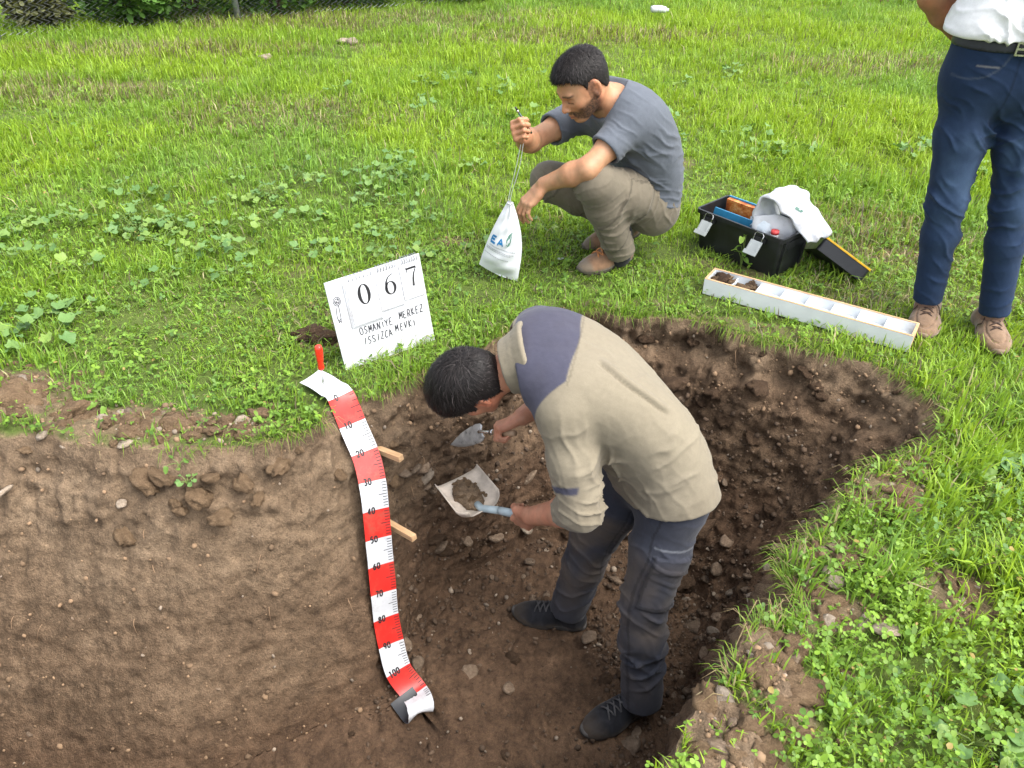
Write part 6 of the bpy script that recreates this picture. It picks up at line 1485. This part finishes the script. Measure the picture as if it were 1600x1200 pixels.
# ================================================================== digging tools
def tools():
    J, HL, gL, hd, HR, gR, td = DG
    # hand shovel
    O = A(-.150, 1.975, -.352)                                # middle of the pan
    f = nrmz(A(-.105, .155, .030)); lft = nrmz(A(-.80, -.60, -.06)); M = frame(f, np.cross(f, lft)); M[:, 1] = nrmz(lft - f * (lft @ f)); M[:, 2] = np.cross(M[:, 0], M[:, 1])
    if M[2, 2] < 0: M[:, 2] *= -1
    P = lambda x, y, z: O + M @ A(x, y, z)
    root = tag(empty('hand_shovel', tuple(gL)), 'pale metal hand shovel loaded with soil in the digging person\'s hand', 'shovel')
    V, F = [], []; nx, ny = 14, 17
    for i in range(nx):
        u = i / (nx - 1); x = -.095 + .19 * u; hw = .083 * (min(1, .45 + 2.6 * u) ** .5) 
        for j in range(ny):
            w = -1 + 2 * j / (ny - 1); y = hw * math.copysign(min(1, abs(w) * 1.25), w); wall = max(0, (abs(w) - .72) / .28)
            z = .034 * wall ** .8 * (1 - .45 * u) + .030 * max(0, 1 - u / .16) ** 1.4 * (1 - .3 * abs(w)) + .010 * w * w - .012
            V.append(P(x, y + math.copysign(.006 * wall, w), z) - A(*gL))
    F = [(i * ny + j, i * ny + j + 1, (i + 1) * ny + j + 1, (i + 1) * ny + j) for i in range(nx - 1) for j in range(ny - 1)]
    pan = mesh_py('pan', V, F, plain('dusty_metal', (.60, .52, .43), .6, .0, .22, 18, .15), root); md = pan.modifiers.new('s', 'SOLIDIFY'); md.thickness = .0028
    k0 = P(-.080, 0, .014); ml = plain('pale_blue_paint', (.36, .44, .47), .4, .0, .12, 25)
    tube('neck', [k0 - A(*gL) + M @ A(.03, 0, -.012), k0 - A(*gL), (k0 - gL) * .62 + A(0, 0, .004)], [.014, .0125, .0135], ml, root, 12)
    tube('handle', catmull([(k0 - gL) * .60 + A(0, 0, .004), (k0 - gL) * .25, A(0, 0, 0), -(k0 - gL) * .30 - A(0, 0, .004)], 10), [.0135, .0145, .015, .015, .015, .015, .0155, .0155, .015, .012], ml, root, 12)
    hm, nt_, b_ = newmat('heap_soil'); soil_nodes(nt_, b_, nd(nt_, 'ShaderNodeValue').outputs[0]); nt_.nodes['Value'].outputs[0].default_value = .0
    h = tag(empty('soil_heap', tuple(P(.01, 0, 0))), 'crumbly dark soil heaped in the hand shovel', 'soil'); rs = random.Random(12)
    S = SDF(); S.ell(P(.012, .004, -.002), (.056, .046, .019), M, .02); S.ell(P(.022, .010, .006), (.034, .032, .018), M, .02); S.ell(P(-.030, .004, -.004), (.034, .036, .012), M, .02)
    V, Q = S.mesh(.004, 1); N = vnormals(V, Q); V = V + N * (.012 * noise(V, 45, 3) + .010 * np.abs(noise(V, 90, 4)) + .005 * noise(V, 180, 6))[:, None]
    mo = mesh_np('mound', V - P(.01, 0, 0), Q, bpy.data.materials['heap_soil'], h)
    for q in range(60): place_rock('soil_clod', rs.choice(CLODS[:6] + CLODSW[:1]), tuple(M @ A(rs.gauss(.004, .026), rs.gauss(.004, .022), rs.uniform(.006, .020))), rs.triangular(.004, .016, .006), h)
    # trowel
    root = tag(empty('trowel', tuple(gR)), 'pointed steel trowel scraping the pit wall', 'trowel')
    tip = A(-.222, 2.165, -.280); base = A(-.105, 2.070, -.140); d = nrmz(tip - base); L = np.linalg.norm(tip - base); wv = nrmz(A(.35, -.75, -.35)); wv = nrmz(wv - d * (wv @ d)); up = np.cross(d, wv)
    prof = [(-.05, .020), (0.0, .030), (.12, .034), (.35, .032), (.6, .026), (.8, .017), (.94, .007), (1.0, .001)]; V, F = [], []
    for t, hw in prof:
        for w in (-1, -.5, 0, .5, 1): V.append(base + d * L * t + wv * hw * w + up * (.006 * (1 - w * w)) - gR)
    F = [(i * 5 + j, i * 5 + j + 1, (i + 1) * 5 + j + 1, (i + 1) * 5 + j) for i in range(len(prof) - 1) for j in range(4)]
    bl = mesh_py('blade', V, F, plain('worn_steel', (.55, .55, .54), .35, .45, .3, 30, .1), root); md = bl.modifiers.new('s', 'SOLIDIFY'); md.thickness = .0016
    hx = nrmz(gR - base); tube('tang', catmull([base + d * .012 + up * .004 - gR, base - d * .006 + up * .012 - gR, base + (gR - base) * .46 - gR], 8), .0058, M_STEEL, root, 8)
    q0 = base + (gR - base) * .40 - gR; tube('ferrule', [q0, q0 + hx * .018], [.010, .0105], M_STEEL, root, 12)
    tube('handle', [q0 + hx * .0182, q0 + hx * .05, q0 + hx * .10, q0 + hx * .135], [.0105, .0125, .0135, .010], plain('worn_wood', (.32, .21, .13), .6, 0, .3, 30), root, 12)
# ================================================================== fence, shrubs and small things in the distance
def far():
    p0, p1 = A(-4.70, 7.50, 0), A(-1.80, 8.75, 0); d = nrmz(p1 - p0); MF = plain('galvanised', (.36, .37, .40), .5, .6, .2, 30); sp = 2.12
    root = tag(empty('chain_link_fence', tuple(p0)), 'grey chain-link fence with posts along the far left edge of the field', 'fence')
    for k in range(-2, 5):
        q = d * (k * sp + .02); tube('post', [q + A(0, 0, -.2), q + A(0, 0, 1.7)], .030, MF, root, 10)
    V, F = [], []
    for i in range(int(10.6 / .062)):
        a = -4.2 + i * .062
        pts = [d * (a + (.031 if j % 2 else -.031)) + A(0, .006 * (1 if j % 2 else -1), j * .031 + .02) for j in range(48)]
        v, f = tube_np(pts, .0030, 3, False); o = len(V); V += list(v); F += [tuple(x + o for x in q) for q in f]
    w = mesh_py('wire_mesh', V, F, MF, root); w['kind'] = 'stuff'
    n = np.cross(A(0, 0, 1), d); rs = np.random.default_rng(9)
    TI = np.array([(0, 6, 1), (1, 6, 2), (2, 6, 3), (3, 6, 4), (4, 6, 5), (5, 6, 0)]); L = np.array([(0, 0, 0), (.35, .34, .06), (.8, .36, .07), (1.05, .0, .0), (.8, -.36, .07), (.35, -.34, .06), (.55, 0, -.03)])
    labs = ['leafy green shrub behind the fence at the far left corner', 'low olive shrub beside the left fence post', 'broad leafy shrub in the middle of the left fence panel', 'dense green shrub behind the fence left of the middle post', 'dark leafy shrub right of the middle fence post', 'low green shrub where the fence leaves the picture', 'green shrub farther along the fence']
    for k, a in enumerate((-1.0, .35, 1.15, 1.75, 2.55, 3.3, 4.4)):
        c0 = p0 + d * a + n * (.22 + .12 * (k % 2)); nl = 2600; r = (.75, .28, .6, .75, .7, .7, .8)[k]; hh = (1.0, .45, .7, 1.0, 1.1, .9, 1.0)[k]
        sh = tag(empty('shrub', tuple(c0)), labs[k], 'shrub', 'shrubs behind the fence')
        q = rs.normal(size=(nl, 3)); q /= np.linalg.norm(q, axis=1)[:, None]; q *= (rs.random((nl, 1)) ** .4); q = q * A(r, r * .6, hh * .55) + A(0, 0, hh * .5)
        q += .12 * np.stack([noise(q, 3, s_) for s_ in (1, 2, 3)], 1); q[:, 2] = np.maximum(q[:, 2], .02)
        th = rs.uniform(0, 6.283, nl); s_ = rs.uniform(.035, .075, nl); tl = rs.normal(.1, .5, nl); rl = rs.normal(0, .5, nl)
        lx, ly, lz = (L[None, :, j] * s_[:, None] for j in range(3)); X = lx * np.cos(th)[:, None] - ly * np.sin(th)[:, None]; Y_ = lx * np.sin(th)[:, None] + ly * np.cos(th)[:, None]; Z = lz - lx * np.sin(tl)[:, None] + ly * rl[:, None]
        V = np.stack([X, Y_, Z], -1) + q[:, None]
        base = A(.17, .18, .08) if k == 1 else A(.085, .175, .035); C = base * rs.uniform(.6, 1.4, (nl, 1)) * (1 + .5 * noise(q, 4, 7)[:, None])
        mesh_np('crown', V.reshape(-1, 3), (TI[None] + (np.arange(nl) * 7)[:, None, None]).reshape(-1, 3), M_COVER, sh, cols=np.repeat(np.clip(C, .01, 1), 7, 0))
        V, F = [], []
        for b in range(7):
            a_ = 6.283 * b / 7; e = A(r * .6 * math.cos(a_), r * .35 * math.sin(a_), hh * .8); v, f = tube_np(catmull([A(0, 0, -.05), e * .4 + A(0, 0, .08), e], 7), np.linspace(.014, .004, 7), 5, False); o = len(V); V += list(v); F += [tuple(x + o for x in q_) for q_ in f]
        mesh_py('stem', V, F, plain('shrub_bark', (.12, .085, .06), .9), sh)
    # right-hand background
    MD = plain('dark_post', (.02, .02, .025), .6)
    for x, y, lab in ((4.03, 9.50, 'dark short post left of the pink sack'), (4.53, 9.22, 'dark short post right of the pale pipe')):
        o = tube('fence_post', [(x, y, -.1), (x, y, .05), (x + .01, y, .9)], .022, MD, None, 8); tag(o, lab, 'post')
    V, Q = SDF().ell((4.16, 9.42, .05), (.13, .10, .075), None, .04).ell((4.26, 9.40, .045), (.09, .08, .06), None, .04).mesh(.012, 1); V = folds(V, Q, [((4.2, 9.4, .05), (1, 0, .5), .3, .06, .02)])
    tag(mesh_np('sack', V, Q, plain('pink_plastic', (.72, .30, .42), .4), None), 'pink plastic sack lying at the far right edge of the field', 'sack')
    V, F = tube_np([(4.33, 9.36, .05), (4.52, 9.30, .05)], .045, 14); tag(mesh_py('pipe', V, F, plain('pale_concrete', (.5, .5, .46), .8), None), 'pale concrete pipe beside the pink sack', 'pipe')
    V, F = tube_np(catmull([(1.38, 8.35, .10), (1.46, 8.36, .10), (1.52, 8.37, .09), (1.56, 8.37, .09)], 8), [.03, .034, .034, .034, .032, .03, .015, .013], 12); tag(mesh_py('bottle', V, F, M_WHITEPL, None), 'white plastic bottle lying in the far grass behind the squatting person', 'bottle')
    for x, y, s_, lab in ((.215, 3.09, .014, 'scrap of white paper on the ground left of the brown shoe'), (-.42, 4.1, .012, 'scrap of white paper on bare ground behind the bag'), (3.1, 9.4, .05, 'white paper scrap at the top edge of the field')):
        bm = bmesh.new(); vs = [bm.verts.new((s_ * a, s_ * b, .002 + .25 * s_ * c)) for a, b, c in ((-1, -.6, .2), (.1, -.8, 0), (1.1, -.3, .6), (.9, .6, .1), (0, .5, .4), (-.9, .6, 0))]; bm.faces.new((vs[0], vs[1], vs[4], vs[5])); bm.faces.new((vs[1], vs[2], vs[3], vs[4]))
        o = obj_bm('paper_scrap', bm, M_WHITE, None); o.location = (x, y, float(ground_h(np.array([[x, y]]))[0]) + (.012 if y < 5 else .09)); md = o.modifiers.new('s', 'SOLIDIFY'); md.thickness = .001; tag(o, lab, 'paper')
    # rubble and overturned turf
    for x, y, s_, me, nm, lab, cat in ((-.76, 2.465, .055, CLODSW[1], 'turf_clod', 'overturned dark turf clod left of the numbered board', 'clod'), (-.70, 2.43, .040, CLODSW[2], 'turf_clod', 'smaller dark clod against the left edge of the numbered board', 'clod'), (-1.50, 7.35, .06, PALES[1], 'rubble_stone', 'pale rubble stone in the far grass', 'stone'), (-1.42, 7.30, .06, PALES[2], 'rubble_stone', 'small white rubble stone beside the pale far stone', 'stone'), (-2.05, 6.75, .06, PALES[0], 'rubble_stone', 'white stone on the bare strip in the far grass', 'stone')):
        o = place_rock(nm, me, (x, y, s_ * .35), s_, None, (0, 0, 1.0 + x)); tag(o, lab, cat)
    place_rock('stone', PALES[1], (.765, 1.56, -.41), .026, PIT); place_rock('stone', PALES[3], (-1.60, 1.745, -.12), .03, PIT)
    # roots in the walls
    rs = random.Random(21); MR = plain('root', (.30, .19, .11), .8)
    for k in range(34):
        c = rs.choice(np.where((RIM[:, 1] > 1.75) & (RIM[:, 0] > -1.9))[0]); r_ = rs.randint(PIT_NF + 35, PITV.shape[0] - 6); p = PITV[r_, int(c)]; l = rs.uniform(.03, .10)
        out = -_out[int(c)]; o3 = A(out[0], out[1], 0); sdv = A(-out[1], out[0], 0) * rs.uniform(-.6, .6)
        tube('root', catmull([p - o3 * .02, p + o3 * .015 + sdv * l * .3, p + o3 * .018 + sdv * l * .7 - A(0, 0, l * .5), p + o3 * .01 + sdv * l - A(0, 0, l)], 9), np.linspace(.0014, .0006, 9), MR, PIT, 4)
ruler(); pegs(); board(); tray(); toolbox(); far(); held_bag(); tools()
print('props', round(time.time() - T0, 1))
